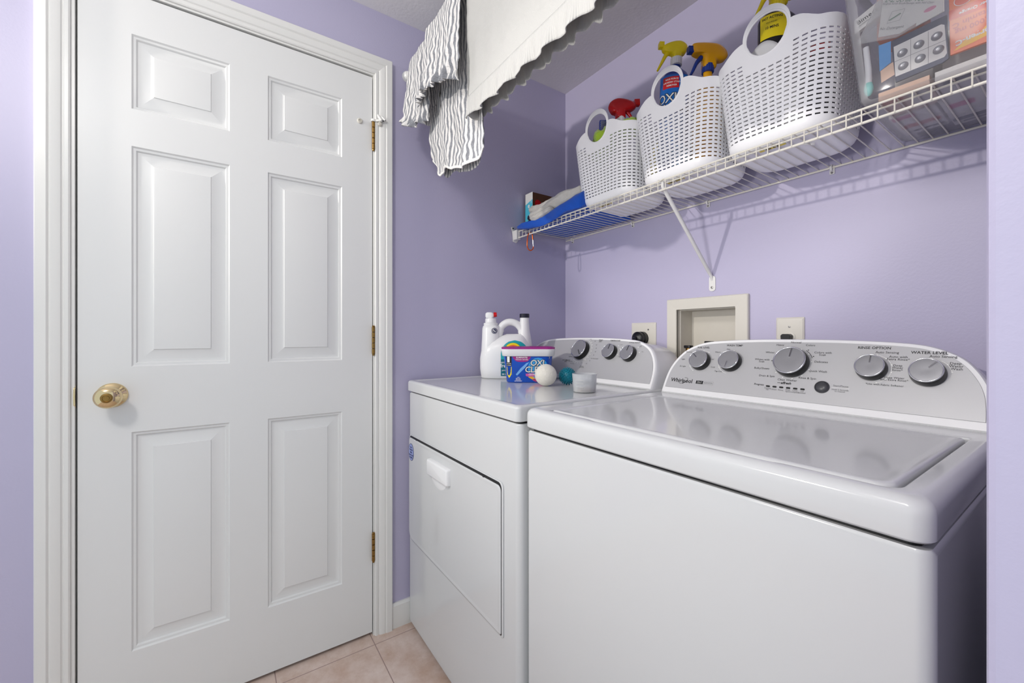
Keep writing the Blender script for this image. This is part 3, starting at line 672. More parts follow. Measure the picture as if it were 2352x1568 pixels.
# ================================================================ trigger sprayers
HEADS = {
 'round': [(-.050, .030), (-.046, .044), (-.020, .056), (.010, .060), (.030, .050), (.036, .036), (.028, .018), (.016, .012), (.013, -.004), (-.013, -.004), (-.015, .014), (-.034, .020)],
 'gun':   [(-.048, .036), (-.050, .060), (-.030, .066), (.022, .066), (.048, .054), (.060, .034), (.050, .018), (.028, .014), (.022, .004), (.020, -.008), (-.014, -.008), (-.016, .014), (-.024, .032)],
}
def sprayer(label, loc, rz, mb, mc, mh, mt, head='round', r=.040, h=.27, tilt=0, nozzle=None, dy=.7, group=None, sh=.68, hs_=1):
    t = thing('spray_bottle', label, 'spray bottle', loc, rz)
    t.rotation_euler = (0, tilt, rz); WM[t.name] = Matrix.Translation(loc) @ Matrix.Rotation(rz, 4, 'Z') @ Matrix.Rotation(tilt, 4, 'Y')
    b = MB(); q_ = lambda a: h*(sh+(1-sh)*a); b.lathe([(r*.9, 0), (r, .006), (r, q_(-.2)), (r*.96, q_(0)), (r*.72, q_(.44)), (r*.42, q_(.69)), (.0135, q_(.81)), (.0135, h)], 32, lambda p: (p[0], p[1]*dy, p[2]))
    bo = obj('bottle', b, mb, t, smooth=50, local=True)
    b = MB(); g = [(.0165 + (.0008 if k % 2 else 0)) for k in range(36)]
    b.loops([[(g[k]*math.cos(2*PI*k/36), g[k]*math.sin(2*PI*k/36), z) for k in range(36)] for z in (h-.002, h+.020)], cap0=True, cap1=True); obj('collar', b, mc, t, smooth=20, local=True)
    b = MB(); pr = [(x_, z_) for x_, z_, _ in [tuple(v) for v in cat([(x_, z_, 0) for x_, z_ in HEADS[head]], 4, closed=True)]]
    cx = sum(p[0] for p in pr)/len(pr); cz = sum(p[1] for p in pr)/len(pr)
    L = []
    for yy, k in ((-.0165, .45), (-.0155, .74), (-.012, .92), (-.006, 1), (.006, 1), (.012, .92), (.0155, .74), (.0165, .45)): L.append([((cx+(x_-cx)*k)*hs_, yy*hs_, h+.018+(cz+(z_-cz)*k)*hs_) for x_, z_ in pr])
    b.loops(L, cap0=True, cap1=True); hd = obj('sprayer_head', b, mh, t, smooth=70, local=True)
    b = MB(); zz = h+.018
    b.loops([[(x_, y_, z_) for y_, z_ in rrect(-.009, .009, zz+.036*hs_, zz+.056*hs_, .003, 3)] for x_ in (-.062*hs_, -.046*hs_)], cap0=True, cap1=True); obj('nozzle', b, nozzle or mh, hd, smooth=30, local=True)
    b = MB(); pts = cat([(-.020, 0, zz+.026), (-.034, 0, zz+.010), (-.046, 0, zz-.014), (-.058, 0, zz-.038)], 4)
    for sgn in (0,): b.tube([(p.x, p.y, p.z) for p in pts], [.0075-.0045*k/(len(pts)-1) for k in range(len(pts))], 8)
    obj('trigger', b, mt, hd, smooth=60, local=True)
    return t, bo
def cyl_f(r, dy=.7, off=0):    # wrap flat artwork round a bottle; +u runs to the viewer's right when the bottle is seen along +y
    return lambda p: ((r+p[2])*math.sin(p[0]/r+off), -(r*dy+p[2])*math.cos(p[0]/r+off), p[1])
# red-headed sprayer in the left basket
sprayer('white spray bottle with a red trigger head in the left basket', (.528, -.185, BZ+.004), RZ+PI, M['milk'], M['milk'], M['red'], M['red'], 'round', .038, .302, R(3), hs_=1.15)
# blue stain-remover sprayer, seen through the handle of the middle basket
t, bo = sprayer('blue stain remover spray bottle with a yellow head behind the middle basket handle', (.757, -.237, BZ+.004), RZ, M['blue'], M['milk'], M['yel'], M['yel'], 'round', .047, .372, R(2), sh=.86, hs_=.9)
f_ = cyl_f(.0472, .7, -.50)
b = MB(); quad(b, -.050, .050, .10, .325, f_, .0004, nx=14); lb = obj('front_label', b, mat('bright_blue_label', (24, 108, 196), .3), bo, smooth=40, local=True, label='bright blue printed label')
b = MB(); quad(b, -.030, .022, .283, .318, f_, .0008, nx=8); obj('red_flash', b, M['red'], lb, smooth=40, local=True)
b = MB()
for k, s_ in enumerate(('MAX FORCE', 'LAUNDRY STAIN', 'REMOVER')): put_text(b, s_, 0, (.310-k*.0095), .0072, f_, .0012, bold=.02)
obj('small_lettering', b, M['inkw'], lb, smooth=0, local=True)
b = MB(); put_text(b, 'OXI', -.016, .252, .040, f_, .0008, bold=.055, spacing=.9); put_text(b, 'CLEAN', .006, .220, .040, f_, .0008, bold=.055, spacing=.9); obj('logo_shadow', b, M['ink'], lb, smooth=0, local=True)
b = MB(); put_text(b, 'OXI', -.016, .252, .040, f_, .0012, bold=.005, spacing=.9); put_text(b, 'CLEAN', .006, .220, .040, f_, .0012, bold=.005, spacing=.9); obj('logo', b, M['inkw'], lb, smooth=0, local=True)
# amber and blue sprayer
sprayer('tall spray bottle with an amber head and blue trigger, right side of the middle basket', (.842, -.182, BZ+.004), RZ+R(4), M['amber'], M['blue'], M['amber'], M['blue'], 'gun', .042, .325, 0, M['blue'])
# black and yellow bottle in the right basket
t, bo = sprayer('black spray bottle with a yellow label and head in the right basket', (1.040, -.195, BZ+.004), RZ, M['black'], M['yel'], M['yel'], M['yel'], 'gun', .047, .380, 0, sh=.93)
f_ = cyl_f(.0472, .7, -.48)
b = MB(); quad(b, -.044, .026, .292, .352, f_, .0005, nx=12); lb = obj('front_label', b, M['yel'], bo, smooth=40, local=True, label='yellow printed label')
b = MB(); put_text(b, 'FAST ACTING', -.010, .343, .0085, f_, .0009, bold=.02); put_text(b, 'KILLS IN JUST', -.010, .331, .0045, f_, .0009); put_text(b, '10 MINS', -.010, .318, .0095, f_, .0009, bold=.02)
obj('label_print', b, M['ink'], lb, smooth=0, local=True)

# ---- what else is in the baskets
def cloth_lump(name, label, cat_, loc, size, m, seed, rz=0, amp=.35):
    b = MB(); n, mm = 40, 24
    def pt(u, v):
        th = v*PI; ph = u*2*PI; d = Vector((math.sin(th)*math.cos(ph), math.sin(th)*math.sin(ph), -math.cos(th)))
        k = 1+amp*(nz(d.x, d.y, d.z, 1.6, seed)+.6*nz(d.x, d.y, d.z, 3.7, seed+3)+.2*nz(d.x, d.y, d.z, 9, seed))
        z = max(d.z*k, -.8); return (d.x*k*size[0], d.y*k*size[1], (z+.8)*size[2])
    b.grid(pt, n, mm, closeu=True); t = obj(name, b, m, smooth=180); t.location = loc; t.rotation_euler = (0, 0, rz); return tag(t, label, cat_)
cloth_lump('green_cloth', 'crumpled lime green microfibre cloth seen through the left basket handle', 'cloth', (.476, -.243, BZ+.182), (.052, .040, .062), M['lime'], 2)
cloth_lump('green_cloth', 'lime green cloth corner under the red spray head in the left basket', 'cloth', (.585, -.228, BZ+.225), (.045, .034, .032), M['lime'], 9)
b = MB(); b.box(-.022, .022, -.008, .008, 0, .075); b.box(-.012, .012, -.006, .006, -.20, 0)
sb_ = thing('scrub_brush', 'blue scrub brush with pale bristles standing in the left basket', 'brush', (.412, -.165, BZ+.295), RZ); obj('handle', b, M['blue'], sb_, bevel=.003, local=True)
b = MB()
for i in range(9):
    for j in range(8): b.tube([(-.018+i*.0045, -.008, .004+j*.0085), (-.020+i*.0050, -.026, .002+j*.0085)], .0012, 4)
obj('bristles', b, M['milk'], sb_, local=True)
b = MB(); b.lathe([(.030, 0), (.032, .01), (.032, .14), (.027, .16), (.015, .17), (.001, .172)], 28); o = obj('cleaning_tub', b, M['cardw'], smooth=50); o.location = (.462, -.225, BZ+.006); tag(o, 'cream canister seen through the slots of the left basket', 'canister')
for i, (x, y, z, r_, h_, m_, l_) in enumerate(((.865, -.245, 0, .030, .16, 'amber', 'amber bottle seen through the right slots of the middle basket'), (.795, -.255, 0, .026, .10, 'lblue', 'light blue bottle low in the middle basket'), (.715, -.245, 0, .026, .14, 'yel', 'yellow bottle seen through the left slots of the middle basket'), (1.150, -.235, 0, .028, .205, 'red', 'red-capped bottle seen through the slots of the right basket'))):
    b = MB(); b.lathe([(r_*.9, 0), (r_, .005), (r_, h_*.8), (r_*.5, h_*.93), (r_*.4, h_)], 24); o = obj('cleaning_bottle', b, M['dgrey'] if m_ == 'red' else M[m_], smooth=50)
    if m_ == 'red': b = MB(); b.lathe([(.020, .186), (.020, .207), (.017, .21)], 20); obj('cap', b, M['red'], o, smooth=40)
    o.location = (x, y, BZ+.006); tag(o, l_, 'bottle')
for i, (x, y, sx, sy, sz_, l_) in enumerate(((.603, -.150, .030, .085, .090, 'dark lump added in the left basket to shade its slots'), (.795, -.105, .090, .034, .09, 'dark lump added in the middle basket to shade its slots'), (1.128, -.125, .040, .060, .095, 'dark lump added in the right basket to shade its slots'))):
    cloth_lump('slot_shade_lump', l_, 'cloth', (x, y, BZ+.006), (sx, sy, sz_), M['slot_shade_lump'], 30+i*7, 0, .12)  # made-up dark lumps, added so the slots read as shaded
# folded papers / bag in the right basket
b = MB()
def bagp(u, v):
    x = (u-.5)*.15; z = v*.27*(.72+.28*math.sin(PI*min(1, u*1.1))); return (x, .010*nz(x*9, z*9, 0, 1, 4)-.012*math.sin(u*PI), z)
b.grid(bagp, 24, 24); o = obj('paper_bag', b, M['paper'], smooth=60, solid=.0012); o.location = (1.045, -.262, BZ+.006); o.rotation_euler = (R(-3), 0, R(8)); tag(o, 'white folded paper bag filling the front of the right basket', 'paper bag')
b = MB()
b.grid(lambda u, v: ((u-.5)*.10, .008*nz(u*3, v*3, 0, 1, 8), v*.245), 12, 12); o = obj('folded_paper', b, M['paper'], smooth=30, solid=.0008); o.location = (1.088, -.232, BZ+.006); o.rotation_euler = (0, R(12), R(40)); tag(o, 'folded white sheet leaning beside the yellow and black bottle', 'paper')

# ================================================================ clear bin and its contents
t = thing('clear_bin', 'clear plastic storage bin of medicines at the right end of the shelf', 'storage bin', (1.355, -.165, BZ))
def binl(e, z): return [(x, y, z) for x, y in rrect(1.243-e, 1.470+e*.6, -.324-e*.3, -.012, .030, 7)]
b = MB(); b.loops([binl(-.022, BZ+.0012), binl(-.006, BZ+.004), binl(0, BZ+.014), binl(.020, BZ+.20), binl(.034, BZ+.335)], cap0=True); obj('bin_shell', b, M['clear'], t, smooth=60, solid=.0018)
b = MB(); b.loops([binl(.034, BZ+.333), binl(.046, BZ+.338), binl(.047, BZ+.330)]); obj('bin_rim', b, M['frost'], t, smooth=60, solid=.002)
PF = lambda yy: (lambda p: (p[0], yy-p[2], p[1]))
def packet(name, label, cat_, outline_, y, th, m):
    t = thing(name, label, cat_, (sum(p[0] for p in outline_)/len(outline_), y, min(p[1] for p in outline_)))
    b = MB(); f = PF(y); b.prism(outline_, -th, 0, f); return t, obj('packet', b, m, t, smooth=0, bevel=.0006), f
t, pk, f = packet('blister_card', 'navy blister pack with six round tablets pressed against the clear bin front', 'blister pack', [(1.2917, 1.679), (1.3692, 1.6826), (1.372, 1.6013), (1.3636, 1.5975), (1.2983, 1.5936)], -.3010, .004, M['foil'])
b = MB(); pp = [(1.2957, 1.6651), (1.362, 1.6690), (1.3664, 1.6655), (1.3695, 1.612), (1.366, 1.6065), (1.2983, 1.6048)]; poly(b, pp, f, .0004); cw = obj('white_field', b, M['cardw'], pk, smooth=0, label='white field with six tablets')
b = MB()
for u in (1.3205, 1.3450): b.prism([(u-.0002, 1.606), (u+.0002, 1.606), (u+.0002, 1.666), (u-.0002, 1.666)], .0004, .0007, f)
b.prism([(1.297, 1.6346), (1.369, 1.6366), (1.369, 1.6370), (1.297, 1.6350)], .0004, .0007, f); obj('score_lines', b, M['inkg'], cw, smooth=0)
for u, v in ((1.3085, 1.6463), (1.332, 1.6489), (1.3562, 1.6504), (1.3098, 1.6201), (1.3338, 1.6214), (1.3585, 1.624)):
    b = MB(); b.lathe([(.0078, .0004), (.0074, .0020), (.0060, .0034), (.0056, .0030), (.001, .0032)], 24, lambda p: f((p[0]+u, p[1]+v, p[2]))); obj('tablet_blister', b, M['face'], cw, smooth=60)
b = MB(); poly(b, [(1.2723, 1.6815), (1.2915, 1.6796), (1.2912, 1.6379), (1.274, 1.6286)], PF(-.3000), 0); o = obj('leaflet', b, M['lblue'], smooth=0, solid=.0006); tag(o, 'small blue printed leaflet left of the blister pack in the clear bin', 'leaflet')
b = MB(); poly(b, [(1.2751, 1.6289), (1.297, 1.6381), (1.2976, 1.6111), (1.2764, 1.6045)], PF(-.2990), 0); o = obj('leaflet', b, M['peach'], smooth=0, solid=.0006); tag(o, 'peach and orange card below the blue leaflet in the clear bin', 'card')
t, pk, f = packet('vitamin_sachet', 'orange vitamin drink sachet standing upside down at the right of the clear bin', 'sachet', [(1.3715, 1.735), (1.458, 1.735), (1.458, 1.6040), (1.3737, 1.6052)], -.3020, .006, M['orange'])
b = MB(); poly(b, [(1.3722, 1.668), (1.458, 1.661), (1.458, 1.680), (1.3722, 1.686)], f, .0004); obj('red_band', b, mat('red_orange_print', (215, 70, 36), .3), pk, smooth=0)
b = MB(); disc(b, 1.3905, 1.697, .0115, f, .0004, 24, .0100); obj('round_seal', b, mat('seal_print', (222, 84, 52), .3), pk, smooth=0)
b = MB(); arcline(b, 0, 0, 1, 0, 360, .07, lambda p: f((1.3905+p[0]*.0118, 1.697+p[1]*.0103, p[2])), .0008, 24)
put_text(b, 'Super Orange', 1.406, 1.6735, .0075, f, .0008, rot=PI, bold=.02)
obj('white_print', b, M['inkw'], pk, smooth=0)
b = MB(); put_text(b, 'Vitamin C', 1.402, 1.6560, .0125, f, .0008, rot=PI+.05, bold=.02); put_text(b, '1,000 mg', 1.402, 1.6435, .0120, f, .0008, rot=PI+.05, bold=.02); obj('red_print', b, mat('brick_print', (190, 66, 44), .4), pk, smooth=0)
b = MB(); poly(b, [(1.378, 1.6100), (1.392, 1.6225), (1.400, 1.6265), (1.410, 1.6250), (1.420, 1.6360), (1.440, 1.634), (1.458, 1.640), (1.458, 1.6170), (1.420, 1.6155), (1.400, 1.612)], f, .0004); obj('yellow_burst', b, mat('gold_print', (240, 186, 44), .35), pk, smooth=0)
b = MB(); put_text(b, 'Emergen-C', 1.409, 1.6235, .0125, f, .0008, rot=PI+.06, bold=.03); obj('sachet_logo', b, M['inkw'], pk, smooth=0)
t, pk, f = packet('ointment_carton', 'white carton marked with dark lettering at the left of the clear bin', 'carton', [(1.2312, 1.7591), (1.2764, 1.7775), (1.2764, 1.7450), (1.2320, 1.7302)], -.2960, .010, M['cardw'])
b = MB(); put_text(b, 'Bimect', 1.2530, 1.7545, .0125, f, .0008, rot=.32); obj('carton_name', b, M['ink'], pk, smooth=0)
b = MB(); put_text(b, 'ivermectin paste', 1.2520, 1.7458, .0045, f, .0008, rot=.32); obj('carton_small_print', b, M['inkg'], pk, smooth=0)
t, pk, f = packet('scrub_packet', 'clear wrapped surgical scrub packet with green lettering in the clear bin', 'packet', [(1.2792, 1.7955), (1.3663, 1.7642), (1.3647, 1.690), (1.3002, 1.681), (1.2379, 1.7027), (1.262, 1.75)], -.3045, .004, M['bag'])
b = MB(); poly(b, [(1.2800, 1.777), (1.3600, 1.745), (1.356, 1.700), (1.3045, 1.6868), (1.2720, 1.6985)], PF(-.3003), 0); cd = obj('inner_card', b, M['cardw'], t, smooth=0, solid=.001)
b = MB(); f2 = PF(-.3014)
put_text(b, 'E-Z Scrub 160', 1.3120, 1.7480, .0115, f2, .0003, rot=-.55, shear=.2)
poly(b, [(1.288, 1.7225), (1.2895, 1.7205), (1.3070, 1.7240), (1.3055, 1.7262)], f2, .0003); obj('green_print', b, M['pgreen'], cd, smooth=0)
b = MB(); put_text(b, 'Surgical Scrub Brush/Sponge with Nail Cleaner', 1.318, 1.737, .0048, f2, .0003, rot=-.55); put_text(b, 'No Detergent', 1.2930, 1.7045, .0068, f2, .0003, rot=-.42)
for a in ((1.2855, 1.7175, 1.3045, 1.7125), (1.3045, 1.7125, 1.3125, 1.7300), (1.3125, 1.7300, 1.2935, 1.7360), (1.2935, 1.7360, 1.2855, 1.7175)):
    dx, dz = a[2]-a[0], a[3]-a[1]; l = math.hypot(dx, dz); nx, nzz = -dz/l*.0002, dx/l*.0002
    poly(b, [(a[0]-nx, a[1]-nzz), (a[2]-nx, a[3]-nzz), (a[2]+nx, a[3]+nzz), (a[0]+nx, a[1]+nzz)], f2, .0003)
obj('grey_print', b, M['inkg'], cd, smooth=0)
b = MB(); b.prism([(1.331, 1.7090), (1.3660, 1.7180), (1.3665, 1.690), (1.328, 1.6850)], -.001, 0, PF(-.3030)); cc = obj('pill_card', b, M['cardw'], smooth=0); tag(cc, 'white card printed with a pink capsule above the blister pack', 'card')
b = MB(); b.sphere((1.3475, -.3030, 1.7060), (.0085, .0006, .0038), 20, 10); obj('capsule_print', b, M['pink'], cc, smooth=180)
th = thing('thermometer', 'white digital thermometer with a pale teal tip in the clear bin', 'thermometer', (1.2563, -.2990, 1.585))
b = MB(); b.tube([(1.2515, -.297, 1.690), (1.2562, -.299, 1.640), (1.2566, -.300, 1.612)], [.0050, .0056, .0056], 14); b.lathe([(.0059, 1.622), (.0059, 1.6235)], 14, lambda p: (1.2565+p[0], -.2995+p[1], p[2])); obj('tube', b, M['milk'], th, smooth=50)
b = MB(); b.lathe([(.0056, 1.613), (.0075, 1.606), (.0080, 1.600), (.0060, 1.592), (.0035, 1.588), (.001, 1.587)], 18, lambda p: (1.2566+p[0], -.300+p[1], p[2])); obj('tip', b, M['tealcap'], th, smooth=60)
def carton(label, x0, x1, y0, y1, z0, z1, m, marks=()):
    t = thing('medicine_carton', label, 'carton', ((x0+x1)/2, (y0+y1)/2, z0)); b = MB(); b.box(x0, x1, y0, y1, z0, z1); c = obj('carton', b, m, t, smooth=0, bevel=.0006)
    for k, (a, b_, c_, d, mm) in enumerate(marks):
        q = MB(); q.box(a, b_, c_, d, z0-.0004, z0+.0006); obj('printed_panel', q, mm, c, smooth=0)
    return t
zb = BZ+.0035
carton('white and pink carton lying on the bottom of the clear bin', 1.262, 1.335, -.19, -.06, zb, zb+.02, M['cardw'], ((1.265, 1.300, -.185, -.165, M['pink']), (1.268, 1.330, -.125, -.105, M['red']), (1.27, 1.331, -.082, -.074, M['foil'])))
carton('pale carton with a dark barcode strip on the bottom of the clear bin', 1.340, 1.445, -.22, -.035, zb, zb+.022, M['cardw'], ((1.342, 1.440, -.078, -.060, M['foil']), (1.350, 1.385, -.165, -.140, M['pink']), (1.355, 1.430, -.055, -.045, M['inkg'])))
carton('peach carton at the bottom front of the clear bin', 1.270, 1.345, -.292, -.20, zb, zb+.02, M['peach'], ((1.275, 1.305, -.288, -.270, M['orange']), (1.312, 1.34, -.285, -.21, M['cardw'])))
carton('grey carton at the bottom right of the clear bin', 1.352, 1.450, -.292, -.23, zb, zb+.02, M['cardw'], ((1.36, 1.40, -.285, -.27, M['foil']),))
carton('orange-topped carton high in the clear bin behind the packets', 1.262, 1.33, -.27, -.20, zb+.14, zb+.235, M['orange'])
for i, (x, y, sx, sy, z0, z1, m_, l_) in enumerate(((1.30, -.13, .03, .05, .021, .16, 'cardw', 'tall white carton in the middle of the clear bin'), (1.395, -.20, .04, .05, .023, .11, 'cardw', 'squat white carton behind the blister pack in the clear bin'), (1.40, -.09, .045, .04, .023, .18, 'peach', 'tall peach carton at the back of the clear bin'))): carton(l_, x-sx, x+sx, y-sy, y+sy, zb+z0, zb+z1, M[m_])
# ================================================================ towels and box at the left of the shelf
def soft(name, label, m, secs, n=26, seed=0, amp=.003, parent=None, freq=30, group=None, cat_='towel'):
    """loft of closed cross-sections (x, [(y,z)...]) with cloth-like wobble"""
    b = MB(); L = []
    for x, sec in secs:
        pts = cat([(y, z, 0) for y, z in sec], max(2, n//len(sec)), closed=True)
        L.append([(x+amp*1.5*nz(p.x, p.y, x, freq, seed+5), p.x+amp*nz(p.x, p.y, x, freq, seed), p.y+amp*nz(p.x, p.y, x, freq*1.3, seed+9)) for p in pts])
    b.loops(L, cap0=True, cap1=True)
    if parent: return obj(name, b, m, parent, smooth=180)
    return tag(obj(name, b, m, smooth=180), label, cat_)
z0 = SZ+.001
secs = []
for k in range(25):
    u = k/24; x = .048+u*.385
    front = -.326-.008*math.sin(u*9)+(.020*max(0, u-.7)/.3); top = z0+.012+.046*max(0, (u-.45)/.55)**.8+.003*math.sin(u*14)
    d_ = math.sin(PI*min(1, max(0, u-.04)/.72))**.6 if u < .76 else 0
    secs.append((x, [(front+.010, z0+.0005), (-.3165-.002*d_, z0-.020*d_), (front-.004*d_, z0-.018*d_), (front-.004, z0+.006), (front+.006, top), (-.22, top+.002), (-.10, top), (-.040, z0+.010), (-.038, z0+.001), (-.10, z0), (-.22, z0)]))
soft('blue_towel', 'bright blue folded towel under the pale cloths at the left end of the shelf', M['bluet'], secs, 36, 1, .003)
def roll(name, label, m, pts, rs, seed=0, flat=.75, amp=.22, cat_='towel'):
    P = cat(pts, 8); rr = []
    for i in range(len(P)):
        t = i/(len(P)-1)*(len(rs)-1); k = min(int(t), len(rs)-2); rr.append(rs[k]+(rs[k+1]-rs[k])*(t-k))
    b = MB(); ls = []; up = Vector((0, 0, 1)); n = 28
    for i, p in enumerate(P):
        t = (P[min(i+1, len(P)-1)]-P[max(i-1, 0)]).normalized(); u = (up-t*up.dot(t)).normalized(); w_ = t.cross(u); L = []
        e = 1 if 0 < i < len(P)-1 else .55
        for k in range(n):
            a = 2*PI*k/n; q = 1+amp*nz(math.cos(a)*1.3, math.sin(a)*1.3, i*.16, 1, seed)+amp*.5*nz(math.cos(a)*3, math.sin(a)*3, i*.4, 1, seed+4)
            L.append(p+(u*math.sin(a)*flat+w_*math.cos(a))*rr[i]*q*e)
        ls.append(L)
    b.loops(ls, cap0=True, cap1=True); return tag(obj(name, b, m, smooth=180), label, cat_)
roll('plush_cloth', 'upper pale plush cloth rolled along the top of the towel pile', M['greyt'], [(.078, -.262, 1.650), (.13, -.262, 1.640), (.20, -.255, 1.652), (.28, -.24, 1.668), (.365, -.22, 1.672)], [.024, .027, .022, .025, .026], 3, .8, .34)
roll('plush_cloth', 'lower pale plush cloth with ragged end hanging over the blue towel', M['greyt'], [(.118, -.292, 1.600), (.17, -.292, 1.612), (.24, -.285, 1.628), (.32, -.275, 1.642), (.392, -.26, 1.650)], [.023, .026, .023, .027, .025], 8, .8, .34)
roll('plush_cloth', 'crumpled pale plush flap lying on the blue towel fold', M['greyt'], [(.150, -.312, 1.585), (.205, -.310, 1.592), (.262, -.302, 1.604)], [.022, .028, .024], 14, .55, .4)
roll('navy_towel', 'dark navy towel squeezed between the pale plush cloths', M['navyt'], [(.085, -.285, 1.606), (.13, -.280, 1.620), (.20, -.270, 1.634), (.30, -.245, 1.655), (.372, -.20, 1.695)], [.018, .019, .018, .018, .014], 20)
roll('navy_towel', 'dark navy towel fold at the base of the pile, left end of the shelf', M['navyt'], [(.095, -.288, 1.588), (.15, -.290, 1.590), (.22, -.27, 1.60), (.33, -.22, 1.62)], [.018, .018, .022, .03], 25, .6)
t = thing('cardboard_box', 'small blue and white carton with a brown side standing in the shelf corner', 'box', (.045, -.195, z0+.018))
b = MB(); b.box(.014, .066, -.255, -.120, z0+.018, 1.738); bx_ = obj('carton', b, M['card'], t, smooth=0, bevel=.001)
b = MB(); b.box(.0138, .0665, -.2562, -.2548, z0+.018, 1.739); fr = obj('end_flap', b, M['cardw'], bx_, smooth=0)
b = MB(); poly(b, [(.014, 1.60), (.0665, 1.60), (.0665, 1.706), (.014, 1.690)], PF(-.2562), .0005); obj('blue_print', b, M['cyan'], fr, smooth=0)
b = MB(); put_text(b, 'e', .040, 1.682, .030, PF(-.2562), .0009, bold=.03); put_text(b, 'l', .058, 1.696, .016, PF(-.2562), .0009, bold=.03); obj('flap_lettering', b, M['inkw'], fr, smooth=0)
b = MB(); disc(b, -.225, 1.690, .018, lambda p: (.0662+p[2], p[0], p[1]), .0006, 24); obj('red_spot', b, M['red'], bx_, smooth=0)
b = MB(); poly(b, [(-.205, 1.700), (-.130, 1.700), (-.130, 1.68), (-.205, 1.675)], lambda p: (.0662+p[2], p[0], p[1]), .0005); obj('tan_print', b, M['peach'], bx_, smooth=0)
# carabiner hooked on the lower front rail
t = thing('carabiner', 'orange metal carabiner clipped to the left end of the shelf front rail', 'carabiner', (.108, SY-.002, SZ-.034))
g = lambda a, z: (.116+a*.57, SY+.002+a*.82, z)
zt_ = SZ-.0275; b = MB(); pts = cat([g(.011, zt_-.030), g(.008, zt_-.004), g(0, zt_+.001), g(-.009, zt_-.006), g(-.0125, zt_-.03), g(-.013, zt_-.055), g(-.008, zt_-.070), g(.002, zt_-.075), g(.011, zt_-.068), g(.013, zt_-.058)], 6)
b.tube(pts, .0023, 10); obj('body', b, M['copper'], t, smooth=60)
b = MB(); b.tube([g(.013, zt_-.059), g(.011, zt_-.029)], .0019, 10); obj('gate', b, M['chrome'], t, smooth=60, label='bare steel gate')

# ================================================================ things on the wall behind the machines
t = thing('washer_outlet_box', 'cream plastic washer supply box recessed in the wall between the two outlets', 'supply box', (.729, 0, 1.08))
fm = lambda p: (p[0], -p[2], p[1])
b = MB(); O_ = rrect(.581, .878, .872, 1.231, .004, 4); I_ = rrect(.6205, .8375, .905, 1.1915, .003, 4)
b.loops([[fm((x, z, w_)) for x, z in l] for l, w_ in ((O_, .0005), (O_, .010), (rrect(.5835, .8755, .8745, 1.2285, .004, 4), .0135), (rrect(.617, .841, .9015, 1.195, .003, 4), .0120), (I_, .0115), (I_, 0))]); fr = obj('face_frame', b, M['ivory'], t, smooth=30)
b = MB(); I2 = rrect(.6235, .8345, .908, 1.1885, .003, 4)
b.loops([[fm((x, z, w_)) for x, z in l] for l, w_ in ((I_, .004), (I_, -.012), (I2, -.013), (I2, -.086))], cap1=True); bx_ = obj('recessed_box', b, M['ivoryd'], t, smooth=30)
for x, z, hgt in ((.672, 1.055, .012), (.750, 1.071, .016)):
    b = MB(); b.cyl((x, -.012, 1.00), (x, -.012, z), .011, n=16); b.cyl((x, .05, 1.02), (x, -.012, 1.02), .009, n=12); v_ = obj('valve', b, M['brassd'], bx_, smooth=40)
    b = MB(); b.loops([[(px_, y_, z_) for px_, y_ in rrect(x-.014, x+.014, -.026, -.002, .007, 4)] for z_ in (z-.004, z+.006)], cap0=True, cap1=True); obj('valve_handle', b, M['black'], v_, bevel=.002)
def plate(label, x0, x1, z1, z0_, sc_x, sc_z):
    t = thing('outlet_plate', label, 'outlet', ((x0+x1)/2, 0, (z0_+z1)/2))
    b = MB(); b.loops([[fm((x, z, w_)) for x, z in rrect(x0+e, x1-e, z0_+e, z1-e, .003, 4)] for e, w_ in ((0, .0005), (0, .003), (.004, .0062), (.012, .0068))], cap1=True); p_ = obj('cover_plate', b, M['ivory'], t, smooth=30)
    b = MB(); b.lathe([(.0034, 0), (.0032, .0014), (.001, .0016)], 14, lambda p: (sc_x+p[0], -.0068-p[2], sc_z+p[1])); b.box(sc_x-.0028, sc_x+.0028, -.0086, -.008, sc_z-.0004, sc_z+.0004); obj('plate_screw', b, M['screw'], p_)
    return t, p_
t, p_ = plate('cream dryer outlet plate with a large round black plug, behind the dryer', .409, .527, 1.148, 1.020, .494, 1.120)
b = MB(); b.lathe([(.027, 0), (.027, .001)], 28, lambda p: (.468+p[0], -.0072-p[2], 1.085+p[1])); obj('receptacle', b, M['black'], p_)
pl_ = thing('power_plug', 'round black dryer plug pushed into the left outlet', 'plug', (.468, -.03, 1.085))
b = MB(); b.lathe([(.026, .0015), (.027, .004), (.027, .014), (.0235, .017), (.0235, .022), (.0265, .024), (.0265, .034), (.022, .039), (.012, .043), (.009, .044)], 36, lambda p: (.468+p[0], -.0080-p[2], 1.085+p[1])); obj('plug_body', b, M['black'], pl_, smooth=40)
b = MB(); b.tube(cat([(.468, -.05, 1.085), (.47, -.064, 1.078), (.475, -.066, 1.05), (.475, -.060, .95)], 6), .0075, 10); obj('cord', b, M['black'], pl_, smooth=60)
t, p_ = plate('cream washer outlet plate with a black angled plug, right of the supply box', .957, 1.032, 1.150, 1.030, .9945, 1.122)
b = MB(); b.lathe([(.0165, 0), (.0165, .002), (.015, .0025)], 28, lambda p: (.9945+p[0], -.0068-p[2], 1.090+p[1])); obj('receptacle', b, M['ivory'], p_, smooth=30)
pl_ = thing('power_plug', 'black angled washer plug pushed into the right outlet', 'plug', (.992, -.02, 1.088))
b = MB(); b.loops([[(x, -.0100-w_, z) for x, z in [(.992+a, 1.088+c) for a, c in ((-.013, .008), (-.008, .0125), (.008, .0125), (.0135, .008), (.012, -.010), (.007, -.016), (-.007, -.016), (-.012, -.010))]] for w_ in (0, .020)], cap0=True, cap1=True); obj('plug_body', b, M['black'], pl_, bevel=.0015)
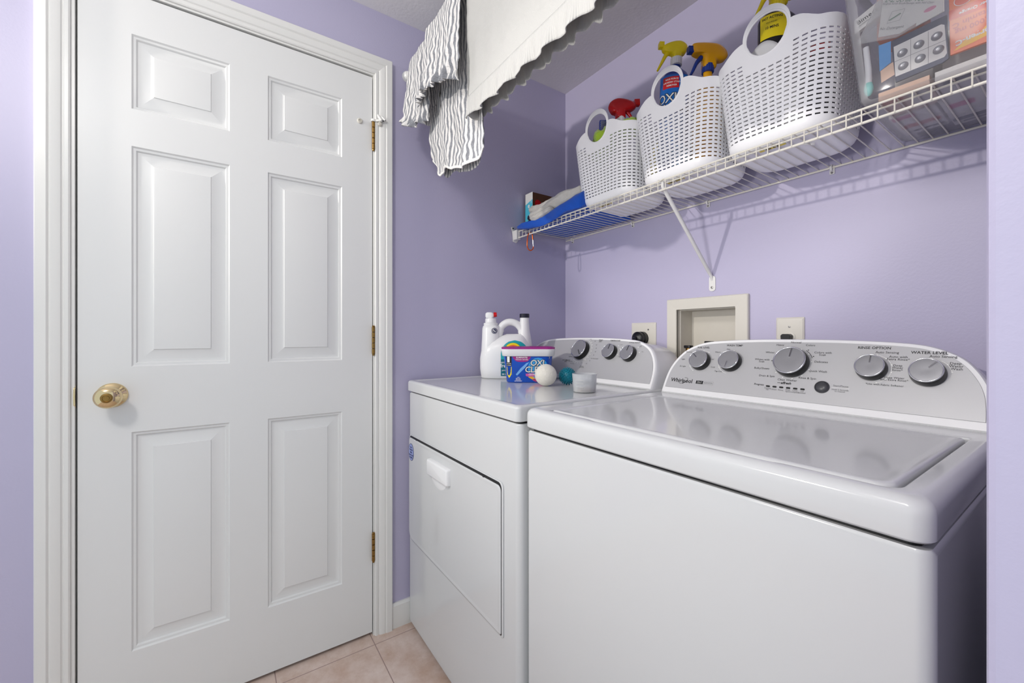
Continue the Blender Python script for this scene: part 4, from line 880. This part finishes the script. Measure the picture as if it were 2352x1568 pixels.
b = MB(); b.tube(cat([(.992, -.020, 1.075), (.992, -.026, 1.06), (.994, -.026, 1.02), (.996, -.03, .95)], 5), .0045, 10); obj('cord', b, M['black'], pl_, smooth=60)

# ================================================================ on top of the dryer
TZ = .9250
JC = (.134, -.441)
jg = thing('detergent_jug', 'big white laundry detergent jug with a dispenser tap, back left of the dryer top', 'detergent jug', (JC[0], JC[1], TZ), RZ)
SX = 1.05
def sloft(b, levels, n=40, ex=2.8, cap=True):
    L = []
    for z, xl, xr, ty in levels:
        a = (xr-xl)/2; c = (xr+xl)/2; l = []
        for k in range(n):
            t = 2*PI*k/n; ct, s_ = math.cos(t), math.sin(t)
            l.append((c+a*math.copysign(abs(ct)**(2/ex), ct), ty*math.copysign(abs(s_)**(2/ex), s_), z))
        L.append(l)
    b.loops(L, cap0=cap, cap1=cap)
BODY = [(0, -.098, .088, .048), (.004, -.103, .094, .054), (.04, -.108, .102, .058), (.08, -.108, .106, .060), (.105, -.104, .104, .060), (.125, -.099, .097, .058), (.142, -.080, .090, .054), (.158, -.045, .082, .046), (.170, -.020, .074, .036), (.178, 0, .066, .022)]
b = MB(); sloft(b, BODY)
sloft(b, [(.09, -.104, -.036, .050), (.13, -.102, -.030, .046), (.17, -.100, -.026, .040), (.200, -.099, -.026, .036), (.210, -.096, -.029, .033), (.214, -.088, -.038, .026)], ex=2.3)
b.tube(cat([(-.034, 0, .165), (-.030, 0, .190), (-.016, 0, .213), (.008, 0, .226), (.036, 0, .222), (.056, 0, .204), (.066, 0, .178), (.068, 0, .15)], 6), [.018]*9+[.0145]*24+[.017]*5+[.022]*5, 18)
b.lathe([(.031, .130), (.026, .165), (.0205, .200), (.0180, .236), (.0175, .248)], 28, lambda p: (.073+p[0], p[1], p[2]))
jb = obj('jug_body', b, M['milk'], jg, smooth=60, local=True)
b = MB(); g_ = [.0195+(.0006 if k % 2 else 0) for k in range(48)]
b.loops([[(.073+g_[k]*q*math.cos(2*PI*k/48), g_[k]*q*math.sin(2*PI*k/48), z) for k in range(48)] for z, q in ((.244, 1), (.258, 1), (.260, .95))], cap0=True, cap1=True); obj('screw_cap', b, mat('navy_cap', (24, 24, 44), .35), jg, smooth=25, local=True)
b = MB(); b.lathe([(.028, .212), (.029, .216), (.029, .222), (.0225, .224), (.0225, .238), (.021, .241), (.010, .242), (.010, .250)], 32, lambda p: (-.0645+p[0], p[1], p[2])); tp = obj('dispenser_tap', b, M['milk'], jg, smooth=40, local=True)
b = MB(); sloft(b, [(.243, -.084, -.056, .009), (.250, -.087, -.050, .011), (.262, -.086, -.052, .011), (.266, -.080, -.060, .009)], 24); obj('tap_spout', b, M['milk'], tp, smooth=60, local=True)
b = MB(); b.cyl((-.052, 0, .256), (-.040, 0, .257), .0105, .009, n=20); obj('tap_button', b, M['red'], tp, smooth=40, local=True)
def jf(p):      # artwork follows the front of the jug body
    x, z, w_ = p
    for a, c in zip(BODY, BODY[1:]):
        if z <= c[0]: break
    q = min(1, max(0, (z-a[0])/(c[0]-a[0]))); xl, xr, ty = [a[i]+(c[i]-a[i])*q for i in (1, 2, 3)]
    cx, ax = (xl+xr)/2, (xr-xl)/2; t = min(.985, abs((x-cx)/ax)); return (x, -ty*(1-t**2.8)**(1/2.8)-w_, z)
def ring_patch(b, cx, cz, r0, r1, rz_, w_, a0=0, a1=360, n=30, m=3):
    for i in range(n):
        for j in range(m):
            q = []
            for ii, jj in ((i, j), (i+1, j), (i+1, j+1), (i, j+1)):
                a = R(a0+(a1-a0)*ii/n); r = r0+(r1-r0)*jj/m; q.append(b.vert(jf((cx+r*math.cos(a), cz+r*rz_*math.sin(a), w_))))
            b.face(q)
b = MB(); b.grid(lambda u, v: jf((-.022+.110*u if v < .5 else .033+(u-.5)*2*(.055*math.sqrt(max(0, 1-((v-.5)*2)**2))), (.012+.10*v*2*.85 if v < .5 else .097+.056*(v-.5)*2), .0008)), 16, 20); lb = obj('front_label', b, M['teal'], jb, smooth=60, local=True, label='teal printed label')
for r_, m_ in ((.0345, mat('green_ring', (60, 150, 60), .4)), (.0330, M['yel']), (.0255, mat('ring_orange', (240, 130, 40), .4)), (.0200, mat('ring_red', (214, 50, 34), .4))):
    b = MB(); ring_patch(b, .026, .112, 0.0005, r_, .92, .0012+(.0345-r_)*.06); obj('logo_ring', b, m_, lb, smooth=60, local=True)
b = MB(); put_text(b, 'Tide', .026, .108, .036, jf, .0024, bold=.05, shear=.2); obj('logo_outline', b, M['navy'], lb, smooth=0, local=True)
b = MB(); put_text(b, 'Tide', .026, .108, .036, jf, .0028, bold=.01, shear=.2); obj('logo', b, M['inkw'], lb, smooth=0, local=True)
b = MB(); b.grid(lambda u, v: jf((-.022+.075*u, .012+.066*v, .0012)), 8, 8); lw = obj('lower_label', b, mat('deep_teal_print', (18, 110, 130), .35), lb, smooth=60, local=True)
b = MB(); put_text(b, 'purclean', -.008, .066, .011, jf, .0016, bold=.02); put_text(b, 'free', -.008, .052, .020, jf, .0016, bold=.02); put_text(b, 'gentle', -.008, .035, .008, jf, .0016, bold=.01); put_text(b, '84 LOADS', .002, .019, .0085, jf, .0016, bold=.02); obj('label_lettering', b, M['inkw'], lw, smooth=0, local=True)
def colf(p): x, z, w_ = p; q = min(.98, abs((x+.0625)/.036)); return (x, -.040*(1-q**2.3)**(1/2.3)-w_, z)
b = MB(); arcline(b, -.048, .1905, .0105, 0, 360, .0022, colf, .0008, 28); disc(b, -.048, .1905, .0075, colf, .0008, 20); em = obj('round_emblem', b, M['navy'], jb, smooth=0, local=True)
b = MB(); disc(b, -.0505, .1925, .0024, colf, .0012, 12); disc(b, -.0455, .1885, .0024, colf, .0012, 12); poly(b, [(-.054, .1895), (-.048, .1870), (-.042, .1915), (-.048, .1900)], colf, .0013); obj('emblem_mark', b, M['inkw'], em, smooth=0, local=True)
# the tub of stain remover
TC = (.288, -.447)
tb = thing('stain_remover_tub', 'blue stain remover tub with a white and magenta lid beside the detergent jug', 'tub', (TC[0], TC[1], TZ), RZ-R(2))
TH = .100
def tl(z, k=1, e=0): a = (.0795+.010*z/TH)*k+e; c = (.056+.007*z/TH)*k+e; return [(x, y, z) for x, y in rrect(-a, a, -c, c, .030*k, 8)]
b = MB(); b.loops([tl(0, .96), tl(.003), tl(TH)], cap0=True, cap1=True); bd = obj('tub_body', b, mat('royal_blue_print', (22, 82, 190), .25), tb, smooth=50, local=True)
b = MB(); b.loops([tl(TH-.004, 1, .0035), tl(TH-.002, 1, .006), tl(TH+.021, 1, .0075), tl(TH+.022, 1, .0065)], cap0=True, cap1=True); ld = obj('lid', b, M['plasw'], tb, smooth=50, local=True)
b = MB(); b.loops([tl(TH+.0215, 1, .0058), tl(TH+.028, 1, .0062), tl(TH+.0295, 1, .004), tl(TH+.0275, 1, .001)], cap0=True, cap1=True); obj('lid_rim', b, M['magenta'], ld, smooth=50, local=True, label='magenta lid rim')
def tf(p):
    x, z, w_ = p; a = .0795+.010*z/TH; c = .056+.007*z/TH; r = .030; e = abs(x)-(a-r)
    if e <= 0: return (x, -c-w_, z)
    an = min(e/r, 1.45); return (math.copysign(a-r+(r+w_)*math.sin(an), x), -(c-r)-(r+w_)*math.cos(an), z)
def blob(name, pts_, m_, w_, par=bd, **k):
    b = MB(); P = [tuple(p)[:2] for p in cat([(x, z, 0) for x, z in pts_], 5, closed=True)]; poly(b, P, tf, w_); return obj(name, b, m_, par, smooth=0, local=True, **k)
sky_ = mat('sky_blue_print', (60, 160, 228), .25)
b = MB()
for i in range(20):
    for j in range(3):
        q = []
        for ii, jj in ((i, j), (i+1, j), (i+1, j+1), (i, j+1)): a = 2*PI*ii/20; r = .001+.038*jj/3; q.append(b.vert(tf((.036+r*math.cos(a)*.95, .052+r*math.sin(a), .0004))))
        b.face(q)
gl = obj('burst_print', b, sky_, bd, smooth=0, local=True, label='pale blue burst')
b = MB(); quad(b, -.082, -.060, .060, .0975, tf, .0005, nx=4); obj('value_panel', b, M['ink'], bd, smooth=0, local=True, label='black value panel')
b = MB(); quad(b, -.077, -.067, .074, .0965, tf, .0009, nx=2)
for k, s_ in enumerate(('SCOOPS', '& LOADS')): put_text(b, s_, -.0712, .0695-k*.006, .0048, tf, .0009, bold=.01)
obj('value_lettering', b, M['inkw'], bd, smooth=0, local=True)
b = MB(); P = [(-.081, .058), (-.060, .058), (-.0605, .030), (-.070, .016), (-.0795, .030)]; poly(b, P, tf, .0007); yl_ = obj('yellow_flash', b, M['yel'], bd, smooth=0, local=True)
b = MB()
for k, s_ in enumerate(('Deep', 'Cleans', 'Whitens', 'Kills', 'Odors')): put_text(b, s_, -.0705, .0545-k*.0065, .0052, tf, .0011)
obj('flash_lettering', b, M['ink'], yl_, smooth=0, local=True)
mg = blob('magenta_flash', [(-.053, .0985), (.006, .0985), (.003, .083), (-.008, .0765), (-.036, .0765), (-.049, .083)], M['magenta'], .0005)
b = MB(); put_text(b, 'ELIMINATES', -.023, .0915, .0078, tf, .0009, bold=.02); put_text(b, 'TOUGH ODORS', -.023, .0838, .0062, tf, .0009, bold=.01); obj('flash_lettering', b, M['inkw'], mg, smooth=0, local=True)
b = MB(); P = [(-.045, .030), (-.040, .026), (-.010, .056), (.004, .075), (-.006, .072), (-.028, .052)]; poly(b, P, tf, .0006); obj('fabric_swirl', b, mat('swirl_print', (120, 178, 236), .3), bd, smooth=0, local=True)
for w_, bo_, m_, nm in ((.0009, .065, M['ink'], 'logo_outline'), (.0013, .012, M['inkw'], 'logo')):
    b = MB(); put_text(b, 'OXI', .032, .0715, .030, tf, w_, bold=bo_, shear=.12, spacing=.92); put_text(b, 'CLEAN', .032, .0475, .030, tf, w_, bold=bo_, shear=.12, spacing=.92); obj(nm, b, m_, bd, smooth=0, local=True)
blob('pink_ribbon', [(-.008, .0315), (-.004, .0335), (.070, .040), (.074, .037), (.070, .029), (0, .023)], mat('pink_ribbon_print', (206, 92, 170), .3), .0016)
b = MB(); put_text(b, 'ODOR BLASTERS', .030, .0308, .0075, tf, .0020, bold=.02, rot=.06); obj('ribbon_lettering', b, M['inkw'], bd, smooth=0, local=True)
blob('gold_ribbon', [(.004, .0235), (.060, .028), (.058, .019), (.022, .012), (.008, .016)], mat('gold_ribbon_print', (232, 178, 60), .3), .0010)
blob('crimson_ribbon', [(.016, .013), (.056, .018), (.050, .007), (.028, .004)], mat('crimson_print', (172, 60, 110), .3), .0013)
b = MB()
for k in range(4): put_text(b, ('3 LB', 'NET WT', 'POUDRE', 'DETACHANT')[k], -.036, .0195-k*.0045, .0046, tf, .0008, bold=.02)
put_text(b, '7', .078, .0905, .010, tf, .0008, bold=.02); put_text(b, 'NO DYES', .073, .0965, .0040, tf, .0008)
obj('small_lettering', b, M['inkw'], bd, smooth=0, local=True)
# wool dryer ball
b = MB()
def wb_(u, v):
    th = PI*v; ph = 2*PI*u; d = Vector((math.sin(th)*math.cos(ph), math.sin(th)*math.sin(ph), -math.cos(th))); return tuple(d*(.0372*(1+.010*nz(d.x, d.y, d.z, 3, 5)+.004*nz(d.x, d.y, d.z, 11, 2))))
b.grid(wb_, 48, 28, closeu=True); o = obj('dryer_ball', b, M['wool'], smooth=180); o.location = (.444, -.489, TZ+.0370); tag(o, 'smooth cream wool dryer ball in front of the blue tub', 'dryer ball')
# spiky teal ball
t = thing('spiky_ball', 'small teal rubber ball covered in blunt spikes, between the wool ball and measuring cup', 'dryer ball', (.463, -.408, TZ+.0305))
b = MB(); b.sphere((0, 0, 0), .0262, 32, 18); sb_ = obj('ball_core', b, M['tealb'], t, smooth=180, local=True)
b = MB(); N = 170
for i in range(N):
    z = 1-2*(i+.5)/N; r = math.sqrt(1-z*z); a = i*2.399963; d = Vector((r*math.cos(a), r*math.sin(a), z)); b.tube([d*.0255, d*.0300, d*.0314], [.0019, .0013, .0008], 6)
sp = obj('spikes', b, M['tealb'], t, smooth=60, local=True); sp['kind'] = 'stuff'
# measuring cup with a little detergent left
t = thing('measuring_cup', 'frosted clear plastic measuring cup with a peach residue, near the front of the dryer top', 'cup', (.629, -.489, TZ+.0002))
b = MB(); b.lathe([(.0005, .0022), (.030, .0022), (.0325, .003), (.0360, .0555), (.0372, .0556), (.0372, .0545), (.0336, .0015), (.030, .0002), (.0005, .0002)], 48, cap0=False, cap1=False); obj('cup_wall', b, M['frost'], t, smooth=40, local=True)
b = MB(); b.lathe([(.0005, .0030), (.0318, .0030), (.0325, .009), (.0005, .0092)], 40); obj('residue', b, clear_mat('peach_residue', (222, 186, 160), .45), t, smooth=40, local=True)
for z in (.018, .028, .038):
    b = MB(); arcline(b, 0, 0, 1, 200, 240, .001, lambda p: (p[0]*(.0330+z*.0635), p[1]*(.0330+z*.0635), z), 0, 8)
    ls_ = MB(); ls_.tube([((.0342+(z-.0015)*.064)*math.cos(R(a)), (.0342+(z-.0015)*.064)*math.sin(R(a)), z) for a in range(270, 311, 5)], .0004, 4); obj('volume_mark', ls_, M['inkw'], t, local=True)

# ================================================================ hanging rod and laundry
RY, RZZ = -.81, 2.086
t = thing('hanging_rod', 'white tension rod across the top of the laundry alcove', 'rod', (0, RY, RZZ))
b = MB(); b.cyl((.012, RY, RZZ), (1.488, RY, RZZ), .0105, n=20); obj('tube', b, M['clipw'], t)
for x, s_ in ((.0006, 1), (1.4994, -1)):
    b = MB(); b.lathe([(.021, 0), (.021, .006), (.018, .012), (.0125, .020)], 28, lambda p: (x+s_*p[2], RY+p[0], RZZ+p[1])); obj('end_cap', b, M['clipw'], t, smooth=40)
def hang(nm, m, parent, x0f, x1f, zb_f, yb, top, nu=60, nv=40, amp=.006, seed=0, ruff=0, ucale=1, flare=0, back=False, thick=.0011, ycurve=None, band=0):
    """cloth hanging from the rod: u across, v from rod (0) to hem (1)"""
    b = MB()
    def pt(u, v):
        zb = zb_f(u); z = top+(zb-top)*v; x0, x1 = x0f(v), x1f(v); x = x0+(x1-x0)*u
        y = yb-flare*v+amp*(.3+.7*v)*(nz(x, z*.45, 0, 16, seed)*2.2+nz(x, z, 0, 45, seed+2)*.55)+amp*.30*math.sin(x*95+seed+3*nz(x, z, 0, 6, seed))*v
        if ycurve: y += ycurve(u, v)
        if ruff and v > 1-ruff:
            k = (v-1+ruff)/ruff; y += .007*k*math.sin(u*(x1-x0)*300+5*nz(u*5, v*3, 0, 1, seed))+.012*k*nz(u*22, v*7, 0, 1, seed)+.006*k*nz(u*55, v*15, 0, 1, seed+4); z += .007*k*nz(u*16, v*9, 0, 1, seed+1)
        if 'knit' in m.name: y = yb+(y-yb)*min(1, (1-v)*5)
        if v < .06:
            k = v/.06; y = (RY+(.016 if back else -.016))*(1-k)*1+y*k
        return (x+.003*nz(x, z, 0, 22, seed+7), y, z)
    b.grid(pt, nu, nv, uvf=lambda u, v: ((x0f(v)+(x1f(v)-x0f(v))*u)*(ucale if not (ruff and v > 1-ruff) else ucale*1.0), v*abs(top-zb_f(u))))
    o = obj(nm, b, m, parent, smooth=180, solid=thick)
    if band:
        b = MB(); b.grid(lambda u, v: pt(u, 1-band+band*1.004*v), nu, 3); obj('hem_binding', b, M['cardw'], parent, smooth=180, solid=.0034, label='white bound hem')
    return o
def over_rod(nm, m, parent, x0, x1, seed=0, up=0):
    b = MB()
    def pt(u, v): a = PI*v; x = x0+(x1-x0)*u; r = .0155+.003*abs(nz(x, v, 0, 18, seed)); return (x, RY-r*math.cos(a), RZZ+.001+r*math.sin(a)+up)
    b.grid(pt, 50, 10, uvf=lambda u, v: (x0+(x1-x0)*u, v*.05)); return obj(nm, b, m, parent, smooth=180, solid=.0011)
# white sweater
sw = thing('white_sweater', 'white rib-knit sweater draped over the hanging rod', 'sweater', (.79, RY, RZZ))
over_rod('shoulder_fold', M['knit'], sw, .520, 1.215, 3)
wave = lambda u: .006*math.sin(u*26)+.004*math.sin(u*61+1)
def scallop(a, ph): return lambda u, v: a*(v**5)*(math.sin(u*34+ph)+.5*math.sin(u*71+ph*2))
hz = 1.694
hang('front_panel', M['knit'], sw, lambda v: .520+.012*v, lambda v: 1.215-.006*v, lambda u: hz+.050, -.836, RZZ+.002, 90, 60, .0035, 11, ycurve=lambda u, v: .002*v)
def hemband(nm, ya, yb_, zt1, zb1, ph, a):
    b = MB()
    def pt(u, v): x = .531+.680*u; y = ya+(yb_-ya)*v+.0008*nz(x, 0, 0, 16, 11)+a*v**1.5*(math.sin(x*78+ph)+.55*math.sin(x*171+ph*2)); z = zt1+(zb1-zt1)*v+v*(.0045*math.sin(x*78+ph+1)+.003*math.sin(x*171+ph)); return (x, y, z)
    b.grid(pt, 200, 10, uvf=lambda u, v: (.680*u, v*.06)); return obj(nm, b, M['rib'], sw, smooth=180, solid=.0016)
hemband('front_hem', -.8375, -.838, hz+.058, hz, 0, .0075)
hang('back_panel', M['knit'], sw, lambda v: .520+.012*v, lambda v: 1.215-.006*v, lambda u: 1.765, -.794, RZZ+.002, 50, 20, .003, 15)
hemband('back_hem', -.794, -.788, 1.770, 1.712, 2.2, .007)
b = MB()
def side_(u, v): z = RZZ-.01+(hz+.006-RZZ+.01)*v; a = PI*u; return (.530+.004*v-.010*math.sin(a), -.838+.048*u, z)
b.grid(side_, 10, 20); obj('side_seam', b, M['knit'], sw, smooth=180, solid=.0014)
# striped blouse
bl = thing('striped_blouse', 'crinkled grey and white striped blouse hanging beside the white sweater', 'blouse', (.31, RY, RZZ))
over_rod('shoulder_fold', M['stripe'], bl, .095, .535, 8, .003)
def bodyb(u):
    k = [(0, 1.690), (.12, 1.640), (.25, 1.612), (.38, 1.622), (.55, 1.600), (.75, 1.584), (.9, 1.590), (1, 1.612)]
    for (a, va), (c, vc) in zip(k, k[1:]):
        if u <= c: q = (u-a)/(c-a); q = q*q*(3-2*q); return va+(vc-va)*q
    return k[-1][1]
hang('front_body', M['stripe'], bl, lambda v: .215, lambda v: .520+.040*v, bodyb, -.806, RZZ+.002, 160, 120, .0095, 21, ycurve=lambda u, v: -.012*math.sin(PI*u), band=.016)
hang('back_body', M['stripe'], bl, lambda v: .215, lambda v: .500+.030*v, lambda u: bodyb(u)+.004, -.782, RZZ+.002, 60, 40, .006, 25, back=True)
def slv(u):
    k = [(0, 1.872), (.25, 1.838), (.5, 1.803), (.8, 1.782), (1, 1.795)]
    for (a, va), (c, vc) in zip(k, k[1:]):
        if u <= c: return va+(vc-va)*(u-a)/(c-a)
    return k[-1][1]
def sl0(v):
    return .100-.030*min(1, v*1.15)**1.3
hang('sleeve', M['stripe'], bl, sl0, lambda v: .330-.040*v, slv, -.842, RZZ+.004, 220, 110, .012, 31, ruff=.13, flare=.006, ycurve=lambda u, v: -.030*math.sin(PI*u)*v)
hang('sleeve', M['stripe'], bl, lambda v: .300-.045*v, lambda v: .520+.012*v, lambda u: 1.838-.046*u+.02*math.sin(PI*u), -.856, RZZ+.004, 220, 110, .012, 41, ruff=.13, flare=.008, ycurve=lambda u, v: -.026*math.sin(PI*u)*v)
hang('sleeve_lining', M['stripe'], bl, lambda v: .075, lambda v: .300, lambda u: slv(u)+.02, -.812, RZZ+.002, 40, 30, .008, 36, back=False)
